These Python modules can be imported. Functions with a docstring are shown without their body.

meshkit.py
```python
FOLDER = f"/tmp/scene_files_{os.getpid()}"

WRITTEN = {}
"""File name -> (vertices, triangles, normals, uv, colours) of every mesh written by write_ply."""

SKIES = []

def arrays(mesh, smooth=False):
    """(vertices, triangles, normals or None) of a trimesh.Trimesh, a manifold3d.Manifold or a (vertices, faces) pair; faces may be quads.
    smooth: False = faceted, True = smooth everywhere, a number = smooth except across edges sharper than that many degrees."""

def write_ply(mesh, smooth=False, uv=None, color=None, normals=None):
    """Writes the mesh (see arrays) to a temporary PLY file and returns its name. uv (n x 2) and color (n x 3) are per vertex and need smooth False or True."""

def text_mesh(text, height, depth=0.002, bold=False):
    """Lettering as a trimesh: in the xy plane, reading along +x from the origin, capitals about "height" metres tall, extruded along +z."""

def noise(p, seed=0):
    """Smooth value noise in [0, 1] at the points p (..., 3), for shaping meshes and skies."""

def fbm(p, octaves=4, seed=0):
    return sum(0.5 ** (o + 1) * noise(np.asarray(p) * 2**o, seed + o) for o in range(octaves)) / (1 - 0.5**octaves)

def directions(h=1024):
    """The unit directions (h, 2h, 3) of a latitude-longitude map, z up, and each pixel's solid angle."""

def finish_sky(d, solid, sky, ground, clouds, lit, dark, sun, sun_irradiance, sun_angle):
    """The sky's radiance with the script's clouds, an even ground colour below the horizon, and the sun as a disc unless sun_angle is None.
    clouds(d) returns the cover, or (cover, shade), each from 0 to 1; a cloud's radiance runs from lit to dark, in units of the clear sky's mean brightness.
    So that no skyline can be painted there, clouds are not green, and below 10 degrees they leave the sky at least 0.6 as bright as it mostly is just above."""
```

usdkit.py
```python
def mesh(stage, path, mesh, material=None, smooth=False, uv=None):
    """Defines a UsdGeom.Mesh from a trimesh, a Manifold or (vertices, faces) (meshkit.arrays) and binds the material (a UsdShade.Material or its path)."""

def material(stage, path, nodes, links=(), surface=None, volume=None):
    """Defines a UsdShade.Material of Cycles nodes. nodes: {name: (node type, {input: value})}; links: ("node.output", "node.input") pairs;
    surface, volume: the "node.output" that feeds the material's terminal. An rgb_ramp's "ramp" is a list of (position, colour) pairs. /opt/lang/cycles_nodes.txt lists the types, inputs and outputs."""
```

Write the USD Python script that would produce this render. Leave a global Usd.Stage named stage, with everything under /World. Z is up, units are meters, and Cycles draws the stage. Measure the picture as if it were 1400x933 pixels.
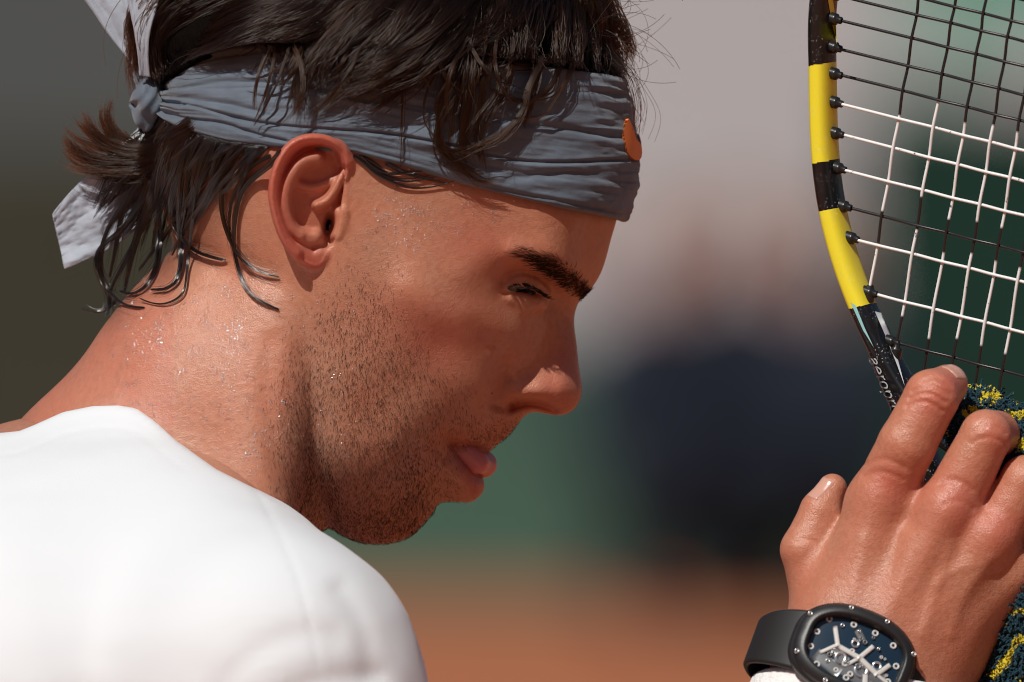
import math, numpy as np, trimesh, usdkit, meshkit
from pxr import Usd, UsdGeom, UsdLux, UsdShade, Gf, Sdf, Vt
from scipy import ndimage
from scipy.interpolate import RBFInterpolator, CubicSpline
from scipy.spatial import cKDTree

stage = Usd.Stage.CreateInMemory()
UsdGeom.SetStageUpAxis(stage, 'Z'); UsdGeom.SetStageMetersPerUnit(stage, 1.0)
UsdGeom.Xform.Define(stage, '/World'); UsdGeom.Scope.Define(stage, '/World/Looks')

# ------------------------------------------------------------------ camera, sky, sun
DIST, EYE, PITCH = 8.0, 1.20, math.radians(1.1)     # camera distance to the sitter, height aimed at, downward tilt
S = 1 / 3200.0                   # metres per modelling unit (0.3125 mm)
WIDTH = 1400 * S
cam = UsdGeom.Camera.Define(stage, '/World/camera')
FOCAL = 36.0 * DIST / WIDTH
cam.CreateHorizontalApertureAttr(36.0); cam.CreateVerticalApertureAttr(36.0 * 682 / 1024)
cam.CreateFocalLengthAttr(FOCAL)
cam.CreateClippingRangeAttr(Gf.Vec2f(0.5, 5000))
cam.CreateFStopAttr(8.4); cam.CreateFocusDistanceAttr(DIST - 165 * S)
cam.CreateExposureAttr(-0.35)
cam.AddTranslateOp().Set(Gf.Vec3d(0, -DIST * math.cos(PITCH), EYE + DIST * math.sin(PITCH))); cam.AddRotateXOp().Set(90.0 - math.degrees(PITCH))

SUN = np.array([-0.30, -0.60, 0.74]); SUN /= np.linalg.norm(SUN)     # towards the sun
sun = UsdLux.DistantLight.Define(stage, '/World/sun')
sun.CreateIntensityAttr(1.25); sun.CreateAngleAttr(0.53); sun.CreateColorAttr(Gf.Vec3f(1.0, 0.95, 0.88))
sun.GetPrim().CreateAttribute('inputs:normalize', Sdf.ValueTypeNames.Bool).Set(True)
_az, _el = math.atan2(SUN[0], -SUN[1]), math.asin(SUN[2])
sun.AddRotateZOp().Set(math.degrees(math.atan2(SUN[1], SUN[0])) + 90); sun.AddRotateXOp().Set(90 - math.degrees(_el))
dome = UsdLux.DomeLight.Define(stage, '/World/sky')
sky_m = usdkit.material(stage, '/World/Looks/sky_air', {
    's': ('sky_texture', {'sky_type': 'single_scattering', 'sun_disc': False, 'sun_elevation': _el, 'sun_rotation': math.atan2(SUN[0], SUN[1])}),
    'b': ('background_shader', {'strength': 0.05})}, [('s.color', 'b.color')], surface=None)
sky_m.CreateSurfaceOutput('cycles').ConnectToSource(UsdShade.Shader.Get(stage, '/World/Looks/sky_air/b').CreateOutput('background', Sdf.ValueTypeNames.Token))
UsdShade.MaterialBindingAPI.Apply(dome.GetPrim()).Bind(sky_m)

# ------------------------------------------------------------------ helpers
used = {}
def numbered(parent, name):
    k = (parent, name); n = used.get(k, 0); used[k] = n + 1
    return name if n == 0 else f'{name}_{n:03d}'

def path_of(parent, name):
    p = '/World' if parent is None else str(parent.GetPath())
    return p + '/' + numbered(p, name)

def tag(prim, label=None, cat=None, group=None, kind=None):
    for k, v in (('label', label), ('category', cat), ('group', group), ('kind', kind)):
        if v: prim.SetCustomDataByKey(k, v)
    return prim

def thing(name, label, cat, loc=(0, 0, 0), group=None):
    x = UsdGeom.Xform.Define(stage, path_of(None, name)); x.AddTranslateOp().Set(Gf.Vec3d(*map(float, loc)))
    return tag(x.GetPrim(), label, cat, group)

def origin(parent):
    if parent is None: return np.zeros(3)
    return np.array(UsdGeom.Xformable(parent).ComputeLocalToWorldTransform(0).ExtractTranslation())

def obj(name, mesh, mat, parent=None, smooth=True, label=None, attrs=None):
    """mesh in world metres -> one Mesh prim"""
    v, f = (mesh.vertices, mesh.faces) if hasattr(mesh, 'faces') else mesh
    v, f = np.asarray(v), np.asarray(f)
    u_ = np.unique(f)
    if len(u_) < len(v) and not attrs: re_ = np.full(len(v), -1); re_[u_] = np.arange(len(u_)); v, f = v[u_], re_[f]
    m = usdkit.mesh(stage, path_of(parent, name), (np.asarray(v) - origin(parent), np.asarray(f)), mat, smooth=smooth)
    for k, a in (attrs or {}).items():
        UsdGeom.PrimvarsAPI(m).CreatePrimvar(k, Sdf.ValueTypeNames.FloatArray, 'vertex').Set(Vt.FloatArray.FromNumpy(np.asarray(a, np.float32)))
    return tag(m.GetPrim(), label)

def W(p):
    """modelling units (right, down, towards the camera) -> world metres"""
    p = np.asarray(p, float)
    y, z = -p[..., 2] * S, -(p[..., 1] - 466.5) * S
    return np.stack([(p[..., 0] - 700) * S, y * math.cos(PITCH) + z * math.sin(PITCH), EYE + z * math.cos(PITCH) - y * math.sin(PITCH)], -1)

def obju(name, vf, mat, parent=None, **k):
    v, f = (vf.vertices, vf.faces) if hasattr(vf, 'faces') else vf
    return obj(name, (W(v), np.asarray(f)), mat, parent, **k)     # the map turns no face inside out (checked: determinant > 0)

def curves(name, strands, widths, mat, parent, label=None):
    """strands: list of (n,3) in modelling units; widths: list of (n,) in modelling units"""
    pts = W(np.vstack(strands)) - origin(parent)
    c = UsdGeom.BasisCurves.Define(stage, path_of(parent, name))
    c.CreateTypeAttr('linear')
    c.CreatePointsAttr(Vt.Vec3fArray.FromNumpy(pts.astype(np.float32)))
    c.CreateCurveVertexCountsAttr(Vt.IntArray([len(s) for s in strands]))
    c.CreateWidthsAttr(Vt.FloatArray.FromNumpy((np.concatenate(widths) * S).astype(np.float32))); c.SetWidthsInterpolation('vertex')
    UsdShade.MaterialBindingAPI.Apply(c.GetPrim()).Bind(mat)
    return tag(c.GetPrim(), label)

def mat(name, nodes, links, surface='p.BSDF'):
    return usdkit.material(stage, '/World/Looks/' + name, nodes, links, surface=surface)

def at(px, py, D):
    """modelling coordinates of a point measured in the photograph, D units nearer than the sitter's middle"""
    k = 1 - D * S / DIST
    return (700 + (px - 700) * k, 466.5 + (py - 466.5) * k, D)

def smin(a, b, k):
    h = np.maximum(k - np.abs(a - b), 0) / k
    return np.minimum(a, b) - h * h * k / 4
def smax(a, b, k): return -smin(-a, -b, k)

def cone(P, a, b, ra, rb):
    """distance to a tapered capsule"""
    a, b = np.asarray(a, float), np.asarray(b, float); ab = b - a
    t = np.clip((P - a) @ ab / (ab @ ab), 0, 1)
    return np.linalg.norm(P - a - t[:, None] * ab, axis=1) - (ra + (rb - ra) * t)

def chain(P, pts, rs, k=6):
    d = cone(P, pts[0], pts[1], rs[0], rs[1])
    for i in range(1, len(pts) - 1): d = smin(d, cone(P, pts[i], pts[i + 1], rs[i], rs[i + 1]), k)
    return d

def ellipsoid(P, c, r):
    q = (P - np.asarray(c, float)) / np.asarray(r, float)
    n = np.linalg.norm(q, axis=1)
    g = np.linalg.norm(q / np.asarray(r, float), axis=1)
    return n * (n - 1) / np.maximum(g, 1e-9)

def surface(field, lo, hi, cell, block=8, slack=1.3, project=1, keep=None):
    """closed surface of field(P) = 0 (negative inside) by sparse surface nets"""
    lo, hi = np.asarray(lo, float), np.asarray(hi, float)
    nb = np.ceil((hi - lo) / (cell * block)).astype(int)
    g = np.stack(np.meshgrid(*[np.arange(n) for n in nb], indexing='ij'), -1).reshape(-1, 3)
    mid = lo + (g + 0.5) * cell * block
    on = np.abs(field(mid)) < slack * cell * block
    if keep is not None: on |= keep(mid)
    act = g[on]
    loc = np.stack(np.meshgrid(*[np.arange(block + 1)] * 3, indexing='ij'), -1).reshape(-1, 3)
    N = nb * block + 3
    st = np.array([N[1] * N[2], N[2], 1])
    mark = np.zeros(int(N.prod()), bool)
    mark[(act @ st * block)[:, None] + (loc @ st)[None]] = True
    nk = np.flatnonzero(mark)
    where = np.full(int(N.prod()), -1, np.int32); where[nk] = np.arange(len(nk))
    idx = np.stack([nk // st[0], nk // st[1] % N[1], nk % N[2]], -1)
    def fe(p): return np.concatenate([field(q) for q in np.array_split(p, max(1, len(p) // 300000))])
    val = fe(lo + idx * cell); val = np.where(val == 0, 1e-6, val)
    off = np.array([[0,0,0],[1,0,0],[0,1,0],[1,1,0],[0,0,1],[1,0,1],[0,1,1],[1,1,1]])
    neg = np.zeros(int(N.prod()), np.int8); neg[nk] = np.where(val < 0, 1, 2)
    signs = [neg[np.minimum(nk + o @ st, len(neg) - 1)] for o in off]
    any0 = np.zeros(len(nk), bool); any1 = any0.copy(); any2 = any0.copy()
    for q in signs: any0 |= q == 0; any1 |= q == 1; any2 |= q == 2
    mixed = ~any0 & any1 & any2
    ck, cells = nk[mixed], idx[mixed]
    cv = np.stack([val[where[ck + o @ st]] for o in off], 1)
    acc, cnt = np.zeros((len(cells), 3)), np.zeros(len(cells))
    for a, b in ((0,1),(2,3),(4,5),(6,7),(0,2),(1,3),(4,6),(5,7),(0,4),(1,5),(2,6),(3,7)):
        x = cv[:, a] * cv[:, b] < 0
        t = np.where(x, cv[:, a] / np.where(x, cv[:, a] - cv[:, b], 1), 0)
        acc += np.where(x[:, None], off[a] + t[:, None] * (off[b] - off[a]), 0); cnt += x
    v = lo + (cells + acc / cnt[:, None]) * cell
    where[:] = -1; where[ck] = np.arange(len(ck))
    F = []
    for ax in range(3):
        b, c2 = st[(ax + 1) % 3], st[(ax + 2) % 3]
        x = cv[:, 0] * cv[:, {0: 1, 1: 2, 2: 4}[ax]] < 0
        k = ck[x]; flip = cv[x, 0] > 0
        q = np.stack([where[k], where[k - b], where[k - b - c2], where[k - c2]], 1)
        good = (q >= 0).all(1); q, flip = q[good], flip[good]
        q[flip] = q[flip][:, ::-1]
        F += [q[:, [0, 1, 2]], q[:, [0, 2, 3]]]
    F = np.vstack(F)
    for _ in range(project):
        h = cell * 0.25
        f0 = fe(v)
        gr = np.stack([fe(v + d) - f0 for d in np.eye(3) * h], 1) / h
        v = v - np.clip(f0 / np.maximum((gr ** 2).sum(1), 0.04), -cell, cell)[:, None] * gr
    return v, F

def spline(pts, n, closed=False):
    p = np.asarray(pts, float)
    if closed: p = np.vstack([p, p[:1]])
    t = np.r_[0, np.cumsum(np.sqrt(np.linalg.norm(np.diff(p, axis=0), axis=1)))]
    return CubicSpline(t, p, bc_type='periodic' if closed else 'natural')(np.linspace(0, t[-1], n))
# ------------------------------------------------------------------ the head: outline in profile and half breadth
OUT = np.array([  # x, y, edge roundness
 (838,318,110),(832,340,105),(825,364,90),(815,385,70),(803,399,50),(792,412,34),(786,428,30),(785,445,28),(788,470,28),(791,498,32),(794.5,522,40),(795,537,42),
 (790,552,42),(780,563,38),(764,568,34),(745,566,30),(728,564,30),(715,571,36),(699,591,50),(685,604,52),(670,617,50),(660,632,46),(658,646,40),(662,659,40),(661,671,40),(651,683,46),
 (641,687,52),(615,686,60),(598,690,64),(593,699,66),(582,713,74),(564,731,84),(542,741,90),(517,744,90),(484,739,90),(440,712,90),(405,665,90),(382,600,90),(345,510,120),
 (300,430,150),(258,368,170),(226,300,190),(213,220,200),(230,140,210),(280,60,220),(360,-15,230),(460,-60,230),(570,-80,230),(670,-65,220),(750,-20,200),(806,40,180),(836,110,160),(847,180,150),(848,245,135),(843,300,115)], float)
BREADTH = np.array([
 (430,100,240),(330,120,236),(260,170,215),(550,100,236),(650,100,222),(750,110,190),(800,160,170),(430,0,225),(560,0,225),(680,20,205),(300,260,215),(340,330,205),
 (430,200,236),(520,200,232),(600,200,222),(700,200,197),(770,240,175),(520,280,224),(600,300,206),(680,300,186),(740,300,174),(800,300,165),(480,310,222),(400,380,205),
 (540,350,222),(585,400,216),(625,440,186),(560,460,204),(640,385,184),(668,365,172),(690,345,170),(735,352,152),(780,372,120),(810,365,110),
 (676,395,155),(690,392,138),(706,398,121),(722,405,104),(742,405,79),(760,402,61),(772,420,42),(776,445,34),(750,430,62),(724,432,104),(695,440,134),(660,440,166),
 (778,480,36),(762,480,43),(742,470,62),(722,462,90),(702,472,116),(786,525,44),(768,522,51),(746,532,57),(722,538,62),(704,545,61),(690,545,66),(679,552,86),
 (668,525,122),(690,495,104),(720,500,67),(662,482,146),(640,470,164),(615,505,172),(590,530,174),(555,545,182),(520,500,200),(475,420,208),(450,480,196),(425,560,184),(405,645,170),
 (470,560,186),(470,640,174),(520,620,164),(560,600,156),(600,580,142),(638,560,124),(660,562,104),(680,582,74),(700,580,50),(640,590,104),(622,612,84),(600,612,104),
 (652,608,72),(650,640,58),(600,650,88),(625,655,68),(645,670,52),(570,660,108),(560,700,88),(585,690,66),(520,690,116),(500,725,90),(460,700,136),(430,690,156)], float)

GX0, GY0, GX1, GY1 = 120, -180, 920, 800
def line_dist(px, py, pts):
    p = spline(pts, 4 * len(pts))[:, :2] if len(pts) > 2 else np.asarray(pts, float)[:, :2]
    d = np.full(np.shape(px), 1e9)
    for a, b in zip(p[:-1], p[1:]):
        ab = b - a; t = np.clip(((px - a[0]) * ab[0] + (py - a[1]) * ab[1]) / (ab @ ab), 0, 1)
        d = np.minimum(d, np.hypot(px - a[0] - t * ab[0], py - a[1] - t * ab[1]))
    return d

def side_map():
    gx, gy = np.meshgrid(np.arange(GX0, GX1 + 1), np.arange(GY0, GY1 + 1), indexing='ij')
    cx, cy = np.meshgrid(np.arange(GX0, GX1 + 1, 5), np.arange(GY0, GY1 + 1, 5), indexing='ij')
    rbf = RBFInterpolator(BREADTH[:, :2], BREADTH[:, 2], kernel='thin_plate_spline', smoothing=8)
    h = rbf(np.stack([cx.ravel(), cy.ravel()], 1)).reshape(cx.shape)
    h = ndimage.map_coordinates(h, [(gx - GX0) / 5, (gy - GY0) / 5], order=3, mode='nearest')
    fine = np.clip(1.6 - line_dist(gx, gy, [(790,360),(735,395),(775,450),(745,530),(700,560),(655,605),(640,660)]) / 50, 0, 1)
    fine = ndimage.gaussian_filter(fine, 12)
    h = fine * ndimage.gaussian_filter(h, 3) + (1 - fine) * ndimage.gaussian_filter(h, 20)
    h = np.clip(h, 25, 245)
    out = spline(OUT, 3000, closed=True)
    # signed distance to the outline at half-unit resolution
    from shapely import Polygon, contains_xy
    tree = cKDTree(out[:, :2])
    q = np.stack([gx.ravel(), gy.ravel()], 1)
    d, i = tree.query(q)
    inside = contains_xy(Polygon(out[:, :2]), q[:, 0], q[:, 1])
    D = np.where(inside, d, -d).reshape(gx.shape)
    R = ndimage.gaussian_filter(out[i, 2].reshape(gx.shape), 10)
    t = np.minimum(D / R, 1)
    shape = 1 - (1 - t) ** 2
    shape = np.where(t < 0, 2 * t, shape)
    # small forms, added to the breadth
    e = np.zeros_like(h)
    def dent(pts, depth, w):
        a = np.asarray(pts, float); m = 3 * w
        i0, j0 = np.maximum((a.min(0) - m - (GX0, GY0)).astype(int), 0); i1, j1 = (a.max(0) + m - (GX0, GY0)).astype(int) + 1
        o = np.zeros_like(h); w_ = (slice(i0, i1), slice(j0, j1))
        o[w_] = -depth * np.exp(-(line_dist(gx[w_], gy[w_], pts) / w) ** 2)
        return o
    e += dent([(676,552),(684,530),(694,516)], 9, 7)                    # crease behind the nostril wing
    e += dent([(684,556),(694,560)], 10, 7)
    e += dent([(702,556),(722,552),(744,556),(758,563)], 34, 6.5)         # nostril
    e += dent([(690,505),(672,545),(652,575),(632,598)], 7, 16)         # fold from nose to mouth
    e += dent([(617,606),(640,609),(668,618)], 12, 5)                   # mouth line
    e += dent([(619,611),(640,632),(657,646)], 12, 5)
    e += dent([(612,604),(616,622)], 8, 10)                             # corner of the mouth
    e += -dent([(640,645),(655,660)], 8, 10)                            # lower lip
    e += dent([(610,680),(640,678)], 6, 10)
    e += -dent([(708,538),(735,534)], 9, 17)                            # nostril wing
    e += -dent([(775,530),(785,540)], 4, 14)
    e += -dent([(704,347),(730,352),(775,372)], 8, 17)
    e += -dent([(640,372),(672,352),(704,346),(740,354)], 5, 26)                 # brow ridge
    e += dent([(684,408),(694,425),(712,440)], 2.5, 13)                    # below the eye
    e += dent([(690,386),(705,374),(728,376),(745,385)], 9, 6)          # upper lid fold
    e += -dent([(694,393),(712,384),(735,392)], 6, 6)                   # upper lid
    e += dent([(696,402),(712,398),(735,404)], 14, 5)                   # opening of the eye
    e += -dent([(692,407),(708,413),(735,413)], 4, 6)
    e += -dent([(560,400),(600,425),(635,445)], 7, 28)                  # cheekbone
    e += dent([(520,560),(560,520),(600,480)], 6, 40)
    e += dent([(648,448),(668,470)], 4, 16)
    e += -dent([(395,600),(405,650)], 10, 22)                           # angle of the jaw
    e += -dent([(430,520),(440,600)], 6, 40)                            # jaw muscle
    H = (h + e) ** 2 * shape
    return ndimage.gaussian_filter(H, 1.2)

HMAP = side_map()
HGX, HGY = np.gradient(HMAP)
def samp(m, P, order=1):
    return ndimage.map_coordinates(m, [np.clip(P[:, 0] - GX0, 0, m.shape[0] - 1), np.clip(P[:, 1] - GY0, 0, m.shape[1] - 1)], order=order, mode='nearest')
def depth_at(x, y):
    """depth of the near side of the head at modelling coordinates"""
    q = np.stack([np.ravel(x), np.ravel(y)], 1)
    return np.sqrt(np.maximum(samp(HMAP, q), 0)).reshape(np.shape(x))

# the ear: a tilted plate whose relief follows its outline, rim, inner ridge and hollows
EAR_OUT = spline([(484,232),(474,203),(447,187),(414,188),(390,204),(375,234),(370,266),(375,300),(388,334),(407,357),(430,370),(446,366),(455,350),(466,338),(474,310),(480,270)], 400, closed=True)
EX0, EY0, EX1, EY1 = 340, 160, 510, 400
def ear_map():
    from shapely import Polygon, contains_xy
    gx, gy = np.meshgrid(np.arange(EX0, EX1, 0.5), np.arange(EY0, EY1, 0.5), indexing='ij')
    q = np.stack([gx.ravel(), gy.ravel()], 1)
    d = cKDTree(EAR_OUT).query(q)[0]
    D = np.where(contains_xy(Polygon(EAR_OUT), q[:, 0], q[:, 1]), d, -d).reshape(gx.shape)
    def ridge(pts, height, w, base=-6):
        ld = line_dist(gx, gy, pts)
        return base + (height - base) * np.sqrt(np.maximum(1 - (ld / w) ** 2, 0)) if False else base + (height - base) * np.exp(-(ld / w) ** 4)
    f = np.full(gx.shape, -15.0)
    def blob(c, r, hh, ang=0, p=2):
        ca, sa = math.cos(ang), math.sin(ang)
        u, v = (gx - c[0]) * ca + (gy - c[1]) * sa, -(gx - c[0]) * sa + (gy - c[1]) * ca
        return hh * np.exp(-((u / r[0]) ** 2 + (v / r[1]) ** 2) ** (p / 2))
    f = np.maximum(f, -15 + blob((408,330),(30,40),14, 0.4, 4))
    f = f - blob((421,282),(24,30),34, 0.3, 4)                     # concha
    f = f - blob((437,306),(17,22),30, 0.2, 4)
    f = f - blob((447,214),(25,22),20, 0.2, 4)                     # fossa
    f = smax(f, ridge([(436,219),(419,224),(402,243),(394,268),(395,294),(403,314),(414,324)], 9, 10, -18), 6)
    f = smax(f, ridge([(404,250),(424,258),(446,254),(464,246)], -6, 8, -26), 6)
    f = smax(f, ridge([(414,324),(427,328),(434,327)], 6, 12, -18), 6)
    f = smax(f, ridge([(468,294),(466,308),(462,320)], 4, 13, -20), 9)          # tragus
    f = smax(f, ridge([(436,283),(450,276),(464,256),(474,238),(477,222)], 6, 8, -26), 5)
    f = smax(f, ridge([(477,224),(468,204),(446,193),(415,195),(397,208),(382,236),(377,266),(382,298),(394,330),(408,348)], 15, 11, -20), 6)  # rim
    f = smax(f, ridge([(412,345),(430,358),(442,352)], 5, 17, -18), 8)          # lobe
    f = f - blob((452,309),(7,16),30, 0.15, 4)                     # canal
    f = f - blob((449,332),(6,8),14)                               # notch
    f = f - 12 * np.clip((gx - 465) / 15, 0, 1)
    return ndimage.gaussian_filter(f, 2.4), ndimage.gaussian_filter(D, 1.5)
EARF, EARD = ear_map()
def ear_field(P):
    ok = (P[:, 0] > EX0 - 20) & (P[:, 0] < EX1 + 20) & (P[:, 1] > EY0 - 20) & (P[:, 1] < EY1 + 20)
    d = np.full(len(P), 60.0); carve = np.full(len(P), 60.0)
    q = P[ok]
    def s(m): return ndimage.map_coordinates(m, [np.clip((q[:, 0] - EX0) * 2, 0, m.shape[0] - 1), np.clip((q[:, 1] - EY0) * 2, 0, m.shape[1] - 1)], order=1, mode='nearest')
    plane = 230 + 0.40 * (478 - q[:, 0]) - 0.24 * (q[:, 1] - 240)
    e = q[:, 2] - plane
    f, D = s(EARF), s(EARD)
    slab = smax((e - f) * 0.75, (-e - 27) * 0.9, 8)
    d[ok] = smax(slab, -D, 9)
    # the hollows also cut into the head
    carve[ok] = np.maximum(np.maximum(-(e - f) * 0.75, -(D - 10)), e - 30)
    return d, carve

def head_field(P):
    P = np.asarray(P, float); A = P.copy(); A[:, 2] = np.abs(A[:, 2])
    H = samp(HMAP, A); gx, gy = samp(HGX, A), samp(HGY, A)
    out = np.maximum(np.maximum(GX0 - A[:, 0], A[:, 0] - GX1), np.maximum(GY0 - A[:, 1], A[:, 1] - GY1)).clip(0)
    d = (A[:, 2] ** 2 - H) / np.sqrt(gx ** 2 + gy ** 2 + 4 * A[:, 2] ** 2 + 400) + out
    neck = chain(A, [(430,360,0),(318,545,0),(190,735,0),(120,860,0)], [165,186,214,280], 60)
    neck = smin(neck, cone(A, (385,420,150), (330,800,190), 34, 60), 70)
    neck = neck + 3 * np.exp(-(line_dist(A[:, 0], A[:, 1], [(372,470),(368,560),(392,660)]) / 16) ** 2)
    d = smin(d, neck, 15)
    q = (A[:, 0] > 640) & (A[:, 0] < 800) & (A[:, 1] > 330) & (A[:, 1] < 470)
    e = A[q]
    lid = chain(e, [(685,396,128),(695,386,131),(712,382,126),(730,388,110),(746,400,83)], [4,7,8,7,6], 6)
    low = chain(e, [(685,396,128),(697,404,127),(714,409,117),(732,411,99),(746,406,79)], [4,6,7,7,6], 6)
    low = smin(low, chain(e, [(692,411,122),(714,419,110),(740,417,84)], [8,9,9], 6), 8)
    d[q] = smin(smin(d[q], lid, 9), low, 9)
    ear, carve = ear_field(A)
    d = smin(d, ear, 8 + 30 * np.clip((A[:, 0] - 455) / 22, 0, 1))
    return smax(d, -carve, 5)
# ------------------------------------------------------------------ body, arm and hand (hidden under the shirt where the shirt is)
def torso_field(P):
    P = np.asarray(P, float)
    d = chain(P, [(150,820,0),(20,1000,0),(-160,1500,0)], [240,360,400], 90)
    d = smin(d, ellipsoid(P, (60,1010,0), (300,420,560)), 90)
    for s, o in ((1, 0), (-1, 70)):
        d = smin(d, cone(P, (225 - o, 800 + o, 210 * s), (366 - o, 930 + o, 470 * s), 186, 186), 90)       # slope of the shoulder
        d = smin(d, cone(P, (368 - o, 935 + o, 475 * s), (640, 1480, 560 * s), 180, 120), 70)             # upper arm
    return d

FINGERS = [  # joints and radii: knuckle, middle joint, end joint, tip
 ([at(1200,692,308),at(1240,608,342),at(1274,543,344),at(1295,527,306)], [43,39,37,28]),
 ([at(1292,706,336),at(1348,596,352),at(1362,594,298),at(1364,606,250)], [42,34.5,31,26]),
 ([at(1350,746,328),at(1402,658,336),at(1420,652,280),at(1420,666,236)], [39,34,30,25]),
 ([at(1388,792,296),at(1446,734,300),at(1462,730,256),at(1462,744,222)], [33,29,25,21])]
THUMB = ([at(1128,815,256),at(1101,752,262),at(1122,698,258),at(1138,668,252)], [48,33,27,20])
def hand_field(P):
    P = np.asarray(P, float)
    w = [(1148,872,292),(1198,880,304),(1248,884,300),(1284,888,282)]
    d = None
    for (j, r), b, br in zip(FINGERS, w, (66, 64, 58, 48)):
        c = cone(P, j[0], b, r[0], br)
        d = c if d is None else smin(d, c, 34)
    arm = cone(P, (1160,880,284), (860,1560,470), 86, 125)
    arm = smin(arm, cone(P, (1245,890,272), (900,1560,440), 76, 120), 70)
    d = smin(d, arm, 60)
    d = smin(d, chain(P, [(860,1560,470),(640,1480,560)], [125,125], 30), 60)
    th = chain(P, *THUMB, k=6)
    d = smin(d, th, 24)
    # knuckles and tendons
    for (j, r), b in zip(FINGERS, w):
        k = np.array(j[0], float) + (4, -14, 10)
        d = smin(d, np.linalg.norm(P - k, axis=1) - r[0] * 0.76, 26)
        d = smin(d, cone(P, k + (0, 0, r[0] * 0.52), np.array(b) + (0, -20, 44), 9, 7), 40)
    fs = None
    for j, r in FINGERS:
        f = chain(P, j, r, 5)
        # waist of the first bone
        fs = f if fs is None else smin(fs, f, 5)
    d = smin(d, fs, 12)
    # web between the fingers
    d = smin(d, cone(P, at(1246,690,318), at(1325,742,318), 28, 26), 14)
    # creases over the finger joints
    for pts, a, wd in CREASE:
        q = (np.abs(P[:, 0] - pts[1][0]) < 90) & (np.abs(P[:, 1] - pts[1][1]) < 90) & (P[:, 2] > 290)
        d[q] += a * np.exp(-(line_dist(P[q, 0], P[q, 1], pts) / wd) ** 2)
    return d
CREASE = [([at(a_, b_, 370)[:2] for a_, b_ in l_], a, w_) for l_, a, w_ in (
 ([(1244,545),(1268,538),(1292,550)], 2.2, 3), ([(1248,536),(1270,528),(1298,540)], 1.8, 3), ([(1240,556),(1264,549),(1288,562)], 1.8, 3), ([(1262,522),(1280,517),(1300,528)], 1.5, 2.5),
 ([(1186,636),(1210,628),(1236,640)], 1.4, 4), ([(1182,652),(1208,646),(1234,656)], 1.4, 4), ([(1330,590),(1350,580),(1374,592)], 1.4, 3), ([(1328,606),(1352,598),(1378,610)], 1.4, 3),
 ([(1284,664),(1306,656),(1330,670)], 1.6, 4), ([(1090,742),(1104,738),(1120,744)], 1.2, 3), ([(1110,694),(1124,690),(1138,698)], 1.2, 3), ([(1290,690),(1312,684),(1330,696)], 1.2, 4),
 ([(1352,765),(1322,810),(1300,868)], -1.8, 9), ([(1300,745),(1282,800),(1262,866)], -1.8, 9), ([(1240,730),(1232,790),(1206,850)], -1.5, 9), ([(1282,800),(1305,780),(1330,772)], -1.4, 8), ([(1180,740),(1170,790),(1150,840)], -1.5, 9))]

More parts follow.
